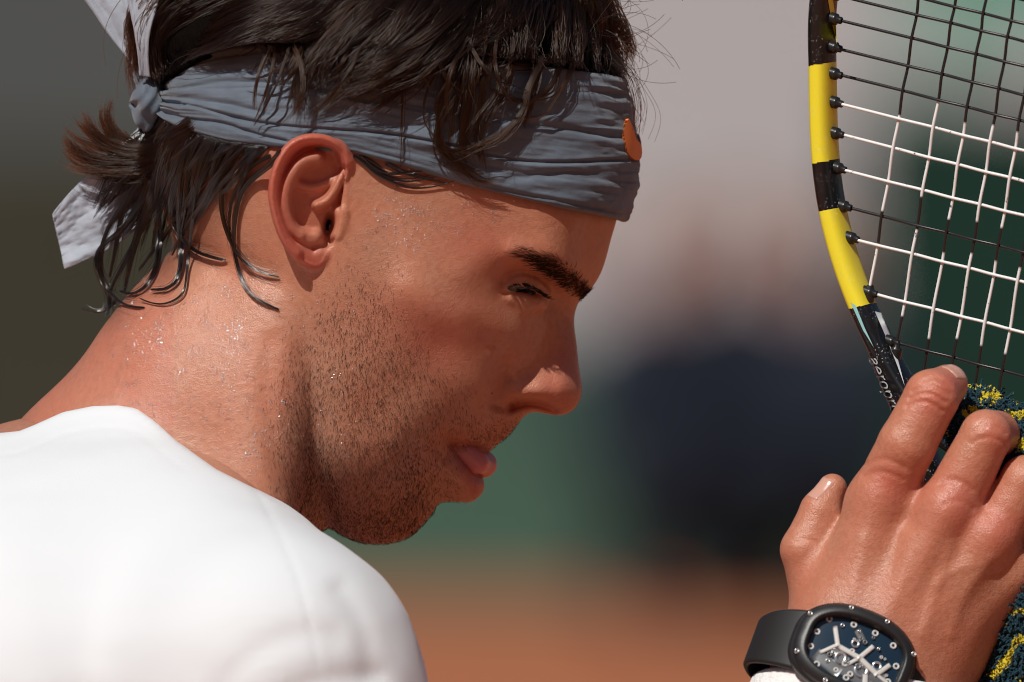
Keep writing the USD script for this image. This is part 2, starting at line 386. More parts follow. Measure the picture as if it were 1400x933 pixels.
def shirt_field(P):
    """shirt: an even layer over the torso with folds, open at the neck, sleeve ending above the elbow"""
    P = np.asarray(P, float)
    N_ = P.copy(); N_[:, 2] = np.abs(N_[:, 2])
    d = smin(torso_field(P), chain(N_, [(318,545,0),(190,735,0),(120,860,0)], [186,216,280], 60) + 0.7 * np.maximum(P[:, 0] - 262, 0), 50) - 15
    w = meshkit.fbm(P / np.array([230, 150, 230.]), 3, 5) - 0.5
    d = d - 14 * w
    near = np.abs(P[:, 2] - 520) < 400
    for pts, a, wd in (([(310,935),(350,890),(410,860),(460,860)], 4, 20), ([(380,960),(430,925),(520,915)], 5, 18), ([(335,640),(386,720),(420,800),(442,900)], 1.4, 3.5), ([(470,800),(500,850),(510,910)], 4, 16)):
        L = line_dist(P[near, 0], P[near, 1], pts); d[near] += a * np.exp(-(L / wd) ** 2)
    # the neck opening
    cy = np.interp(P[:, 0], [-400,0,30,50,90,130,165,190,215,245,300,420,900], [600,592,589,581,563,555,554,558,575,602,640,700,900])
    d = d + 0.9 * np.exp(-((P[:, 1] - cy - 30) / 3.5) ** 2) * (P[:, 0] < 260)
    d = smax(d, (cy - P[:, 1]) * 0.85, 5)
    sl = (P - np.array([560,1300,540])) @ (np.array([0.44,0.88,0.14]))
    d = smax(d, np.where(P[:, 0] > 330, sl, -200), 6)
    return smax(d, P[:, 1] - 1560, 4)
# ------------------------------------------------------------------ materials of the person
def skin_material(name, base, red, rough=0.34):
    return mat(name, {
        'geo': ('texture_coordinate', {}),
        'n1': ('noise_texture', {'scale': 38.0, 'detail': 4.0, 'roughness': 0.6}),
        'n2': ('noise_texture', {'scale': 420.0, 'detail': 3.0}),
        'n3': ('noise_texture', {'scale': 2600.0, 'detail': 2.0}),
        'v1': ('voronoi_texture', {'scale': 1500.0}),
        'vd': ('voronoi_texture', {'scale': 1500.0, 'randomness': 1.0}),
        'ared': ('attribute', {'attribute': 'red'}), 'abeard': ('attribute', {'attribute': 'beard'}), 'awet': ('attribute', {'attribute': 'wet'}), 'alip': ('attribute', {'attribute': 'lip'}), 'ahair': ('attribute', {'attribute': 'scalp'}),
        'r1': ('map_range', {'from_min': 0.35, 'from_max': 0.7, 'clamp': True}),
        'm1': ('mix_color', {'a': base, 'b': tuple(c * k for c, k in zip(base, (1.02, 0.80, 0.74)))}),
        'r2': ('map_range', {'from_min': 0.42, 'from_max': 0.66, 'clamp': True}),
        'r2b': ('math', {'math_type': 'multiply', 'value2': 0.6}),
        'm2': ('mix_color', {'b': tuple(c * k for c, k in zip(base, (0.84, 0.70, 0.62)))}),
        'm3': ('mix_color', {'b': red}),
        'bn': ('math', {'math_type': 'multiply'}),
        'm4': ('mix_color', {'b': (0.115, 0.066, 0.045)}),
        'm5': ('mix_color', {'b': (0.36, 0.085, 0.075)}),
        'm6': ('mix_color', {'b': (0.03, 0.016, 0.01)}),
        'hsum': ('math', {'math_type': 'multiply_add', 'value2': 0.6}), 'hs2': ('math', {'math_type': 'multiply_add', 'value2': 1.6}),
        'b1': ('bump', {'strength': 0.42, 'distance': 0.0005}),
        'dr': ('map_range', {'from_min': 0.10, 'from_max': 0.42, 'to_min': 1.0, 'to_max': 0.0, 'clamp': True}),
        'nw': ('noise_texture', {'scale': 160.0, 'detail': 2.0}),
        'nwr': ('map_range', {'from_min': 0.48, 'from_max': 0.66, 'clamp': True}),
        'wet': ('math', {'math_type': 'multiply'}),
        'wdr': ('math', {'math_type': 'multiply'}),
        'b2': ('bump', {'strength': 0.9, 'distance': 0.0006}),
        'rr': ('map_range', {'from_min': 0.3, 'from_max': 0.7, 'to_min': rough - 0.08, 'to_max': rough + 0.12}),
        'coat': ('math', {'math_type': 'multiply', 'value2': 0.9}),
        'p': ('principled_bsdf', {'subsurface_weight': 0.14, 'subsurface_radius': (1.0, 0.35, 0.2), 'subsurface_scale': 0.0035, 'coat_roughness': 0.12, 'coat_ior': 1.38, 'specular_ior_level': 0.55}),
    }, [('geo.object', f'{n}.vector') for n in ('n1', 'n2', 'n3', 'v1', 'vd', 'nw')] + [
        ('n1.fac', 'r1.value'), ('r1.result', 'm1.fac'), ('n2.fac', 'r2.value'), ('r2.result', 'r2b.value1'), ('r2b.value', 'm2.fac'), ('m1.result', 'm2.a'),
        ('ared.fac', 'm3.fac'), ('m2.result', 'm3.a'), ('abeard.fac', 'bn.value1'), ('r1.result', 'bn.value2'), ('abeard.fac', 'm4.fac'), ('m3.result', 'm4.a'),
        ('alip.fac', 'm5.fac'), ('m4.result', 'm5.a'), ('ahair.fac', 'm6.fac'), ('m5.result', 'm6.a'), ('m6.result', 'p.base_color'),
        ('v1.distance', 'hsum.value1'), ('n3.fac', 'hsum.value3'), ('n2.fac', 'hs2.value1'), ('hsum.value', 'hs2.value3'), ('hs2.value', 'b1.height'), ('b1.normal', 'b2.normal'),
        ('vd.distance', 'dr.value'), ('nw.fac', 'nwr.value'), ('awet.fac', 'wet.value1'), ('nwr.result', 'wet.value2'), ('dr.result', 'wdr.value1'), ('wet.value', 'wdr.value2'),
        ('wdr.value', 'b2.height'), ('b2.normal', 'p.normal'), ('b2.normal', 'p.coat_normal'), ('wet.value', 'coat.value1'), ('coat.value', 'p.coat_weight'), ('n1.fac', 'rr.value'), ('rr.result', 'p.roughness')])
SKIN = skin_material('skin', (0.50, 0.232, 0.146), (0.50, 0.115, 0.08))

def area(x, y, poly, soft):
    """1 inside the polygon, falling to 0 over soft units around its edge"""
    from shapely import Polygon, contains_xy
    o = spline(poly, 200, closed=True)
    d = cKDTree(o).query(np.stack([x, y], 1))[0]
    d = np.where(contains_xy(Polygon(o), x, y), d, -d)
    t = np.clip(d / soft * 0.5 + 0.5, 0, 1)
    return t * t * (3 - 2 * t)

BEARD = [(512,318),(545,380),(566,440),(600,500),(640,560),(668,590),(690,580),(704,572),(712,580),(690,606),(664,618),(630,600),(612,606),(606,640),(622,672),(600,700),(560,745),(500,752),(400,690),(385,560),(410,460),(455,400),(480,350)]
person = thing('person', 'man in white shirt and grey headband, head bowed in profile, tongue tip showing', 'person', W((200, 900, 0)))

def build_body():
    hv, hf = surface(head_field, (-100, -180, -330), (910, 800, 330), 2.3, keep=lambda m: (np.abs(m[:, 0] - 425) < 70) & (np.abs(m[:, 1] - 280) < 110) & (np.abs(np.abs(m[:, 2]) - 235) < 55))
    av, af = surface(hand_field, (700, 440, 60), (1530, 1700, 660), 3.0)
    tv, tf = surface(torso_field, (-700, 500, -900), (900, 1560, 900), 16)
    v = np.vstack([hv, av, tv]); f = np.vstack([hf, af + len(hv), tf + len(hv) + len(av)])
    n = len(v); head = np.arange(n) < len(hv); hand = (np.arange(n) >= len(hv)) & (np.arange(n) < len(hv) + len(av))
    x, y, d = v[:, 0], v[:, 1], np.abs(v[:, 2])
    A = {k: np.zeros(n) for k in ('red', 'beard', 'wet', 'lip', 'scalp')}
    hx, hy, hd = x[head], y[head], d[head]
    ear = area(hx, hy, [(488,225),(472,195),(445,180),(410,182),(384,200),(368,235),(364,270),(370,310),(384,340),(405,362),(432,376),(452,370),(460,340),(470,280)], 10) * (hd > 215)
    rim = np.exp(-(line_dist(hx, hy, [(477,224),(468,204),(446,193),(415,195),(397,208),(382,236),(377,266),(382,298),(394,330),(412,352),(432,362)]) / 16) ** 2)
    red = ear * (0.30 + 0.6 * rim)
    red = np.maximum(red, 0.45 * np.exp(-((hx - 765) ** 2 + (hy - 530) ** 2) / 45 ** 2))
    red = np.maximum(red, 0.55 * np.exp(-((hx - 600) / 60) ** 2 - ((hy - 460) / 50) ** 2))
    red = np.maximum(red, 0.35 * np.exp(-((hx - 650) / 60) ** 2 - ((hy - 330) / 40) ** 2))
    red = np.maximum(red, 0.25 * (hx < 240))
    A['red'][head] = red
    b = area(hx, hy, BEARD, 34) * (1 - ear)
    dens = 0.22 + 0.14 * np.exp(-(line_dist(hx, hy, [(405,600),(440,660),(500,720),(560,725)]) / 55) ** 2)
    A['beard'][head] = np.clip(b * dens, 0, 0.8)
    lip = np.maximum(area(hx, hy, [(618,608),(636,606),(655,612),(672,617),(664,630),(640,622)], 6), area(hx, hy, [(620,612),(640,630),(662,648),(670,662),(664,676),(652,684),(640,668),(628,645)], 8))
    A['lip'][head] = 0.75 * lip
    band_low = np.interp(hx, [212,217,254,318,384,486,558,637,716,763,850], [150,156,184,200,208,216,234,260,278,290,304])
    A['scalp'][head] = np.clip((band_low - 8 - hy) / 30 + 0.5, 0, 1) * (1 - ear)
    nape = area(hx, hy, [(215,170),(300,190),(340,215),(330,260),(300,300),(270,345),(235,385),(190,400),(150,440),(100,300)], 40)
    A['scalp'][head] = np.maximum(A['scalp'][head], 0.6 * nape)
    wet = area(hx, hy, [(180,430),(260,390),(360,380),(385,470),(385,640),(300,620),(150,560)], 40) + area(hx, hy, [(490,235),(560,235),(640,262),(690,300),(640,330),(570,350),(500,330)], 30) + 0.5 * area(hx, hy, BEARD, 30) * (hx < 480)
    A['wet'][head] = np.clip(wet, 0, 1) * (1 - ear)
    ax, ay = x[hand], y[hand]
    kn = sum(np.exp(-((ax - a) ** 2 + (ay - b_) ** 2) / s_ ** 2) for a, b_, s_ in ((1208,660,32),(1300,678,42),(1362,720,34),(1266,548,28),(1352,590,24),(1295,520,22)))
    A['red'][hand] = np.clip(0.12 + 0.5 * kn, 0, 0.7)
    obju('body', (v, f), SKIN, person, attrs=A)
    return hv, hf

HEADV, HEADF = build_body()
def skin_map():
    """depth of the near side of head and neck on a 3-unit grid"""
    q = HEADV[HEADV[:, 2] > 0]; m = np.zeros((340, 330))
    i, j = ((q[:, 0] + 110) / 3).astype(int).clip(0, 339), ((q[:, 1] + 190) / 3).astype(int).clip(0, 329)
    np.maximum.at(m, (i, j), q[:, 2])
    m = np.maximum(m, ndimage.grey_closing(m, size=(5, 5)))
    return ndimage.gaussian_filter(m, 1.0)
SKD = skin_map()
def skin_depth(x, y):
    return ndimage.map_coordinates(SKD, [(np.asarray(x, float) + 110) / 3, (np.asarray(y, float) + 190) / 3], order=1, mode='nearest')
WHITE = mat('white_jersey', {
    'geo': ('texture_coordinate', {}), 'n': ('noise_texture', {'scale': 900.0, 'detail': 2.0}), 'w': ('wave_texture', {'scale': 700.0, 'distortion': 1.5}),
    's': ('math', {'math_type': 'add'}), 'b': ('bump', {'strength': 0.25, 'distance': 0.0004}),
    'p': ('principled_bsdf', {'base_color': (0.72, 0.755, 0.79), 'roughness': 0.75, 'sheen_weight': 0.15, 'subsurface_weight': 0.0})},
    [('geo.object', 'n.vector'), ('geo.object', 'w.vector'), ('n.fac', 's.value1'), ('w.fac', 's.value2'), ('s.value', 'b.height'), ('b.normal', 'p.normal')])
shirt = obju('shirt', surface(shirt_field, (-700, 450, -900), (900, 1570, 900), 7), WHITE, person)

# tongue, eye, nail
TONGUE = mat('tongue', {'geo': ('texture_coordinate', {}), 'v': ('voronoi_texture', {'scale': 1500.0}), 'b': ('bump', {'strength': 0.3, 'distance': 0.0004}),
    'p': ('principled_bsdf', {'base_color': (0.55, 0.17, 0.16), 'roughness': 0.28, 'subsurface_weight': 0.3, 'subsurface_scale': 0.003, 'coat_weight': 0.12, 'coat_roughness': 0.25})}, [('geo.object', 'v.vector'), ('v.distance', 'b.height'), ('b.normal', 'p.normal')])
def tongue_field(P):
    A = P.copy(); A[:, 2] = np.abs(A[:, 2])
    d = chain(A, [(590,590,0),(640,617,0),(661,635,0)], [20,15,13], 8)
    side = chain(A, [(590,592,48),(634,618,48),(652,632,40)], [20,13,11], 8)
    tip = cone(A, (661,635,0), (652,632,40), 13, 11)
    return smin(smin(d, side, 22), tip, 22)
obju('tongue', surface(tongue_field, (540, 550, -90), (700, 680, 90), 3), TONGUE, person)
def ball(c, r, look, ang):
    m = trimesh.creation.icosphere(4, 1.0); v = m.vertices
    a = np.arccos(np.clip(v @ look, -1, 1))
    rr = r * (1 + 0.06 * np.exp(-(a / 0.42) ** 4))
    return v * rr[:, None] + np.array(c), m.faces, a
LOOK = np.array([0.56, 0.04, 0.83]); LOOK /= np.linalg.norm(LOOK)
EYEC = np.array([702, 400, 79.])
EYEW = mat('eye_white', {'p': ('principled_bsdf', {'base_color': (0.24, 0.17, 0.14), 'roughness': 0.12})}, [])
IRIS = mat('iris', {'p': ('principled_bsdf', {'base_color': (0.018, 0.010, 0.006), 'roughness': 0.08})}, [])
for sgn in (1, -1):
    lk = LOOK * (1, 1, sgn)
    c_ = EYEC * (1, 1, sgn); v, f, a = ball(c_, 37, lk, 0.5)
    eye = obju('eye', (v, f), EYEW, person)
    keep = (a[f] < 0.56).all(1); vv = (v - c_) * 1.012 + c_
    used_ = np.unique(f[keep]); re = np.full(len(v), -1); re[used_] = np.arange(len(used_))
    obju('iris', (vv[used_], re[f[keep]]), IRIS, eye)
NAIL = mat('nail', {'p': ('principled_bsdf', {'base_color': (0.56, 0.30, 0.23), 'roughness': 0.25, 'coat_weight': 0.3})}, [])
def nail(c, u, nrm, lu, lw, lift=1.2):
    """a nail laid on the finger: length direction u, facing nrm"""
    u, nrm = (np.asarray(q, float) / np.linalg.norm(q) for q in (u, nrm))
    u = u - nrm * (u @ nrm); u /= np.linalg.norm(u); w = np.cross(nrm, u)
    gu, gw = np.meshgrid(np.linspace(-1, 1, 25), np.linspace(-1, 1, 25), indexing='ij')
    m = np.maximum(np.abs(gu), np.abs(gw)); sq = np.where(m > 0, m / np.maximum(1e-9, (np.abs(gu) ** 5 + np.abs(gw) ** 5) ** 0.2), 1)
    gu, gw = gu * sq, gw * sq
    p = (np.asarray(c, float) + gu[..., None] * u * lu + gw[..., None] * w * lw + 40 * nrm).reshape(-1, 3)
    for _ in range(40): p = p - nrm * np.clip(hand_field(p) * 0.8, -2, 6)[:, None]
    edge = np.maximum(np.abs(gu), np.abs(gw)).ravel()
    p = p + nrm * (lift - 5 * np.clip(edge - 0.88, 0, 1) / 0.12 * 0.6)[:, None]
    i = np.arange(24 * 25).reshape(24, 25)[:, :24].ravel()
    return p, np.stack([i, i + 1, i + 26, i + 25], 1)
obju('fingernail', nail(at(1304, 512, 316), (0.62, -0.25, -0.62), (0.42, -0.74, 0.52), 17, 17), NAIL, person)
obju('fingernail', nail(at(1128, 670, 262), (0.42, -0.88, 0.0), (-0.62, -0.2, 0.62), 17, 12), NAIL, person)

# beads of sweat on neck, temple and behind the ear
def sweat():
    r_ = np.random.default_rng(12)
    tri = HEADV[HEADF]; c = tri.mean(1); n = np.cross(tri[:, 1] - tri[:, 0], tri[:, 2] - tri[:, 0]); a = np.linalg.norm(n, axis=1); n /= np.maximum(a, 1e-9)[:, None]
    if (n[:, 2] * np.sign(c[:, 2])).mean() < 0: n = -n
    x, y = c[:, 0], c[:, 1]
    w = area(x, y, [(215,420),(280,380),(350,395),(380,470),(383,640),(330,625),(250,560),(190,520)], 60) + 0.8 * area(x, y, [(505,280),(560,250),(640,268),(690,300),(640,330),(560,340)], 40) + 0.25 * area(x, y, [(395,420),(470,430),(480,560),(420,650),(390,560)], 40)
    w = w * a * (c[:, 2] > 40) * np.clip(meshkit.fbm(c / 22.0, 3, 3) * 3 - 1.1, 0, 1) ** 2
    idx = r_.choice(len(w), 1300, p=w / w.sum())
    ico = trimesh.creation.icosphere(1, 1.0); V, F = [], []
    for k, i in enumerate(idx):
        R = 0.7 + 1.6 * r_.random() ** 3
        nn = n[i]; t = np.cross(nn, [0.3, 1, 0]); t /= np.linalg.norm(t); b = np.cross(nn, t)
        V.append(c[i] + R * (ico.vertices[:, :1] * t + ico.vertices[:, 1:2] * b * (1 + 0.4 * r_.random()) + 0.6 * ico.vertices[:, 2:] * nn)); F.append(ico.faces + 42 * k)
    V, F = np.vstack(V), np.vstack(F)
    tag(obju('sweat', (V, F), mat('sweat', {'t': ('transparent_bsdf', {}), 'g': ('glossy_bsdf', {'roughness': 0.15, 'color': (1, 1, 1)}), 'm': ('mix_closure', {'fac': 0.3})}, [('t.BSDF', 'm.closure1'), ('g.BSDF', 'm.closure2')], surface='m.closure'), person), kind='stuff')
sweat()
# ------------------------------------------------------------------ headband
TOPX, TOPY = [205,212,225,241,278,315,352,440,540,669,747,846,870], [140,127,112,98,81,72,65,67,77,86,94,107,110]
BOTX, BOTY = [205,212,217,235,254,318,384,486,558,637,716,763,846,870], [140,142,152,170,181,197,205,212,231,255,274,286,302,306]
FRONT_Y, FRONT_X = [100,108,122,128,136,163,180,200,230,242,250,262,280,302,320], [834,836,838,840,843,846.5,847,848,848.5,848.5,848.5,847.5,845,843,838]
SIL_Y, SIL_X = [100,108,122,130,137,150,163,178,186,200,225,236,243,252,264,284,294,302,320], [846,847,848,851,857,859,860,860,863,866,865,863,866,864,859,852,850,846,840]
CREASES = [  # polyline, depth, width
 ([(214,128),(250,128),(300,120),(370,119),(420,125),(460,134),(520,144)], 7, 3.2),
 ([(240,138),(290,143),(330,150),(372,161)], 5, 4),
 ([(225,142),(280,152),(340,168),(400,177),(480,181),(545,187),(622,201),(700,219),(765,224),(858,218)], 6, 2.6),
 ([(222,152),(262,166),(312,173),(352,186),(396,196)], 6, 3),
 ([(226,148),(244,146),(262,150)], 6, 4),
 ([(228,120),(262,108),(330,104),(390,104)], 3, 4),
 ([(232,113),(268,95),(315,84),(360,80)], 6, 3.5),
 ([(640,160),(720,171),(800,185),(846,190)], 5, 5),
 ([(560,148),(640,160),(700,164)], 3, 6),
 ([(690,246),(760,240),(830,246),(864,244)], 4, 6),
 ([(650,252),(720,268),(780,280),(850,292)], 4, 3.5),
 ([(800,128),(830,134),(856,134)], 5, 5),
 ([(700,104),(780,112),(850,124)], 3, 4),
 ([(560,205),(640,224),(720,240)], 3, 7), ([(420,150),(500,160),(600,178)], 3, 8)]
def band_map(s, v):
    """s: 0 knot .. 1 front, v: 0 top .. 1 bottom -> near-side points of the cloth without folds"""
    a = np.sin(np.pi * s / 2)
    x = 212 + (846 - 212) * a
    for _ in range(3):
        y = np.interp(x, TOPX, TOPY) * (1 - v) + np.interp(x, BOTX, BOTY) * v
        xf = np.interp(y, FRONT_Y, FRONT_X)
        x = 212 + (xf - 212) * a
    D = depth_at(np.minimum(x, xf - 0.2), y) * np.sqrt(np.clip((1 - a) * 8, 0, 1)) ** 0.0
    D = np.where(s >= 1, 0, D)
    push = np.interp(y, SIL_Y, SIL_X) - xf
    x = x + push * np.clip((x - 560) / (xf - 560), 0, 1) ** 2.2
    return np.stack([x, y, D], -1)

def grid_normals(p):
    n = np.cross(np.gradient(p, axis=0), np.gradient(p, axis=1))
    l = np.linalg.norm(n, axis=-1, keepdims=True)
    return n / np.maximum(l, 1e-9)

def build_band():
    ns, nv = 520, 150
    s, v = np.meshgrid(np.linspace(0, 1, ns), np.linspace(0, 1, nv), indexing='ij')
    p = band_map(s, v)
    p[..., 2] = ndimage.gaussian_filter(p[..., 2], (3, 2), mode='nearest')
    p[-1, :, 2] = 0
    full = np.concatenate([p, p[-2::-1] * (1, 1, -1)], 0)
    n = grid_normals(full)
    n *= np.sign((n[ns // 2, nv // 2, 2]))
    x, y = p[..., 0], p[..., 1]
    f = np.zeros_like(x)
    for pts, dep, w in CREASES:
        d = line_dist(x, y, pts)
        px, py = np.asarray(pts, float)[[0, -1], 0]
        fade = np.clip((x - px + 30) / 40, 0, 1) * np.clip((py + 30 - x) / 50, 0, 1)
        f += fade * (-dep * np.exp(-(d / w) ** 2) + 0.55 * dep * np.exp(-(d / (w * 3.2)) ** 2))
    # gathers that run together at the knot, then fine slack wrinkles
    g = np.exp(-((x - 205) / 95) ** 2)
    wv = meshkit.fbm(np.stack([v * 9 + 0.3 * s, s * 2.2, 0 * s], -1), 3, 11) - 0.5
    f += 15 * g * wv * np.clip((x - 208) / 20, 0, 1)
    w2 = meshkit.fbm(np.stack([v * 5 + 0.8 * s, s * 6, 0 * s + 4], -1), 4, 3) - 0.5
    f += 8 * w2 * (0.5 + 0.5 * np.clip((x - 300) / 200, 0, 1))
    f += 2.0 * (meshkit.fbm(np.stack([x / 26 + y / 60, y / 15, 0 * x], -1), 3, 21) - 0.5)
    w3 = meshkit.fbm(np.stack([v * 26 + 2 * s, s * 9, 0 * s + 9], -1), 2, 31) - 0.5
    f += 3.2 * w3 * np.clip((x - 220) / 40, 0, 1)
    f += 10
    edge = np.minimum(v, 1 - v)
    f -= 9 * np.exp(-edge * nv / 2.2)
    f = np.concatenate([f, f[-2::-1]], 0)
    out = full + n * f[..., None]
    inner = full - n * 4
    grid = np.concatenate([inner[:, :1], out, inner[:, -1:]], 1)
    m, k = grid.shape[:2]
    i = (np.arange(m - 1)[:, None] * k + np.arange(k - 1)[None]).ravel()
    return grid, np.stack([i, i + k, i + k + 1, i + 1], 1), out[:ns]

def cloth_material(name, col, weave=2600.0, rough=0.7):
    return mat(name, {'geo': ('texture_coordinate', {}), 'n': ('noise_texture', {'scale': weave, 'detail': 2.0}), 'n2': ('noise_texture', {'scale': 60.0, 'detail': 5.0, 'roughness': 0.65}),
        'm': ('mix_color', {'a': tuple(c * 0.82 for c in col), 'b': tuple(c * 1.18 for c in col)}), 'nr': ('map_range', {'from_min': 0.3, 'from_max': 0.7}),
        'h': ('math', {'math_type': 'multiply_add', 'value2': 4.0}), 'b': ('bump', {'strength': 0.5, 'distance': 0.00045}),
        'p': ('principled_bsdf', {'roughness': rough, 'sheen_weight': 0.25, 'sheen_roughness': 0.5, 'specular_ior_level': 0.35})},
        [('geo.object', 'n.vector'), ('geo.object', 'n2.vector'), ('n2.fac', 'nr.value'), ('nr.result', 'm.fac'), ('m.result', 'p.base_color'),
         ('n2.fac', 'h.value1'), ('n.fac', 'h.value3'), ('h.value', 'b.height'), ('b.normal', 'p.normal')])
BAND = cloth_material('band_cloth', (0.098, 0.125, 0.163))
TAIL = cloth_material('tail_cloth', (0.33, 0.36, 0.42))
bg_, bf_, BANDP = build_band()
band = obju('headband', (bg_.reshape(-1, 3), bf_), BAND, person, label='grey blue folded cloth headband tied in a knot at the back')
from scipy.interpolate import LinearNDInterpolator
_bp = BANDP[::5, ::4].reshape(-1, 3)
_bi = LinearNDInterpolator(_bp[:, :2], _bp[:, 2], fill_value=-1)
def cover_depth(x, y):
    """depth of whatever covers the near side here: band or head"""
    x, y = np.asarray(x, float), np.asarray(y, float)
    h = depth_at(x, y)
    q = x ** 2 * 0 + (_bi(x, y))
    return np.maximum(h, q)

def sheet(p, thick=2.2):
    """closed thin cloth from a grid of points"""
    n = grid_normals(p)
    a, b = p + n * thick / 2, p - n * thick / 2
    m, k = p.shape[:2]
    i = (np.arange(m - 1)[:, None] * k + np.arange(k - 1)[None]).ravel()
    f = np.stack([i, i + k, i + k + 1, i + 1], 1); o = m * k
    rim = np.concatenate([np.arange(k - 1), np.arange(m - 1) * k + k - 1, (m - 1) * k + np.arange(k - 1, 0, -1), np.arange(m - 1, 0, -1) * k])
    r2 = np.roll(rim, -1)
    return np.vstack([a.reshape(-1, 3), b.reshape(-1, 3)]), np.vstack([f, f[:, ::-1] + o, np.stack([rim, r2, r2 + o, rim + o], 1)])

def strip(left, right, n=70, m=40, wave=4, seed=1, freq=(3, 2), hem=True):
    l, r = spline(left, n), spline(right, n)
    t = np.linspace(0, 1, m)[None, :, None]
    p = l[:, None] * (1 - t) + r[:, None] * t
    u, w = np.meshgrid(np.linspace(0, 1, n), np.linspace(0, 1, m), indexing='ij')
    nz = meshkit.fbm(np.stack([w * freq[0] + u * 0.6, u * freq[1], 0 * u + seed], -1), 4, seed) - 0.5
    p[..., 2] += 2 * wave * nz + 3 * (u * 5 % 1 > 2)
    if hem: p[..., 2] += 2.2 * np.exp(-((w - 0.08) / 0.04) ** 2) + 2.2 * np.exp(-((w - 0.92) / 0.04) ** 2)
    return sheet(p)
def knot_field(P):
    c = np.array([204, 141, 6.])
    q = P - c
    d = ellipsoid(P, c, (23, 38, 46))
    ang = np.arctan2(q[:, 2], q[:, 1]); 
    d = d - 2.6 * np.sin(ang * 4 + q[:, 0] * 0.10 + 3 * meshkit.noise(P / 30, 14)) - 6 * (meshkit.noise(P / 26, 22) - 0.5)
    up = chain(P, [(200,112,14),(196,92,10),(203,60,2)], [15,13,12], 12)
    d = smin(d, up, 10)
    return d - 1.4 * np.sin(q[:, 1] * 0.20 + q[:, 0] * 0.34 + 5 * meshkit.noise(P / 30, 7))
obju('knot', surface(knot_field, (150, 40, -70), (250, 200, 70), 2), BAND, band)
obju('tail', strip([(100,-14,-30),(118,4,-24),(146,44,-14),(176,82,-2),(192,104,6)], [(172,-16,-8),(178,10,-4),(188,44,2),(194,76,6),(200,100,8)], wave=7, seed=3, freq=(2.5, 2)), TAIL, band)
obju('tail', strip([(172,-16,60),(178,10,64),(185,44,66),(190,76,58),(192,104,44)], [(222,-18,74),(217,8,78),(208,40,78),(204,74,66),(206,106,48)], wave=4, seed=8, freq=(3, 3)), TAIL, band)
obju('tail', strip([(196,168,-8),(160,205,-16),(124,236,-20),(96,262,-22),(71,293,-24)], [(214,172,-4),(206,250,-12),(190,308,-16),(140,345,-20),(88,368,-24)], n=90, m=60, wave=16, seed=5, freq=(2.6, 3.2)), TAIL, band)
# curved mark on the brow
ORANGE = mat('orange_thread', {'geo': ('texture_coordinate', {}), 'w': ('wave_texture', {'scale': 420.0, 'bands_direction': 'diagonal', 'distortion': 1.0}), 'b': ('bump', {'strength': 0.6, 'distance': 0.0004}),
    'p': ('principled_bsdf', {'base_color': (1.0, 0.27, 0.06), 'roughness': 0.5})}, [('geo.object', 'w.vector'), ('w.fac', 'b.height'), ('b.normal', 'p.normal')])
def build_mark():
    import mapbox_earcut as ec
    from shapely import Polygon
    out = spline([(0.118,166),(0.142,178),(0.152,192),(0.148,206),(0.125,217),(0.09,220),(0.05,216),(0.0,206),(-0.08,190),(-0.16,172),(-0.20,160),(-0.15,170),(-0.08,182),(0.0,192),(0.02,198),(0.055,196),(0.083,191),(0.092,182),(0.104,174)], 160, closed=True)[:-1]
    poly = Polygon(out).buffer(0)
    tri = trimesh.creation.triangulate_polygon(poly, engine='earcut')
    m = trimesh.Trimesh(np.c_[tri[0] * (100, 1), np.zeros(len(tri[0]))], tri[1]).subdivide_to_size(4)
    q, y = m.vertices[:, 0] / 100, m.vertices[:, 1]
    ns, nv = BANDP.shape[:2]
    BP = np.stack([ndimage.gaussian_filter(BANDP[..., k], (6, 9), mode='nearest') for k in range(3)], -1)
    s = 1 - np.abs(q)
    v = (y - np.interp(845, TOPX, TOPY)) / (np.interp(845, BOTX, BOTY) - np.interp(845, TOPX, TOPY))
    P = np.stack([ndimage.map_coordinates(BP[..., k], [s * (ns - 1), v * (nv - 1)], order=1) for k in range(3)], -1)
    P[:, 2] *= np.sign(q + 1e-9)
    nrm = P - np.array([780, 0, 0]) * (1, 0, 0); nrm[:, 1] = 0; nrm /= np.linalg.norm(nrm, axis=1, keepdims=True)
    return P + nrm * 4.0, m.faces, P - nrm * 3
_p, _f, _i = build_mark()
_f = np.asarray(_f)
_e = np.sort(np.vstack([_f[:, [0, 1]], _f[:, [1, 2]], _f[:, [2, 0]]]), 1); _u, _c = np.unique(_e, axis=0, return_counts=True); _b = _u[_c == 1]
obju('embroidered_mark', (np.vstack([_p, _i]), np.vstack([_f, np.c_[_b[:, 0], _b[:, 1], _b[:, 1] + len(_p)], np.c_[_b[:, 0], _b[:, 1] + len(_p), _b[:, 0] + len(_p)]])), ORANGE, band, label='orange curved stitched mark on the brow')
# ------------------------------------------------------------------ hair
rng = np.random.default_rng(7)
def hair_material(name, c1, c2, rough=0.32, ior=1.38):
    return mat(name, {'h': ('hair_info', {}), 'r': ('map_range', {'from_min': 0.45, 'from_max': 1.0, 'clamp': True}), 'm': ('mix_color', {'a': c1, 'b': c2}),
        'p': ('principled_hair_bsdf', {'model': 'Chiang', 'parametrization': 'Direct coloring', 'roughness': rough, 'radial_roughness': rough + 0.1, 'coat': 0.0, 'ior': ior})},
        [('h.intercept', 'r.value'), ('r.result', 'm.fac'), ('m.result', 'p.color')])
HAIR = hair_material('hair_brown', (0.012, 0.005, 0.0026), (0.085, 0.025, 0.009), 0.26, 1.42)
HAIR_WET = mat('hair_wet', {'p': ('principled_bsdf', {'base_color': (0.007, 0.004, 0.003), 'roughness': 0.22, 'specular_ior_level': 1.0, 'ior': 1.6})}, [])
HAIR_TIP = hair_material('hair_reddish', (0.017, 0.0065, 0.003), (0.24, 0.066, 0.022), 0.28, 1.42)
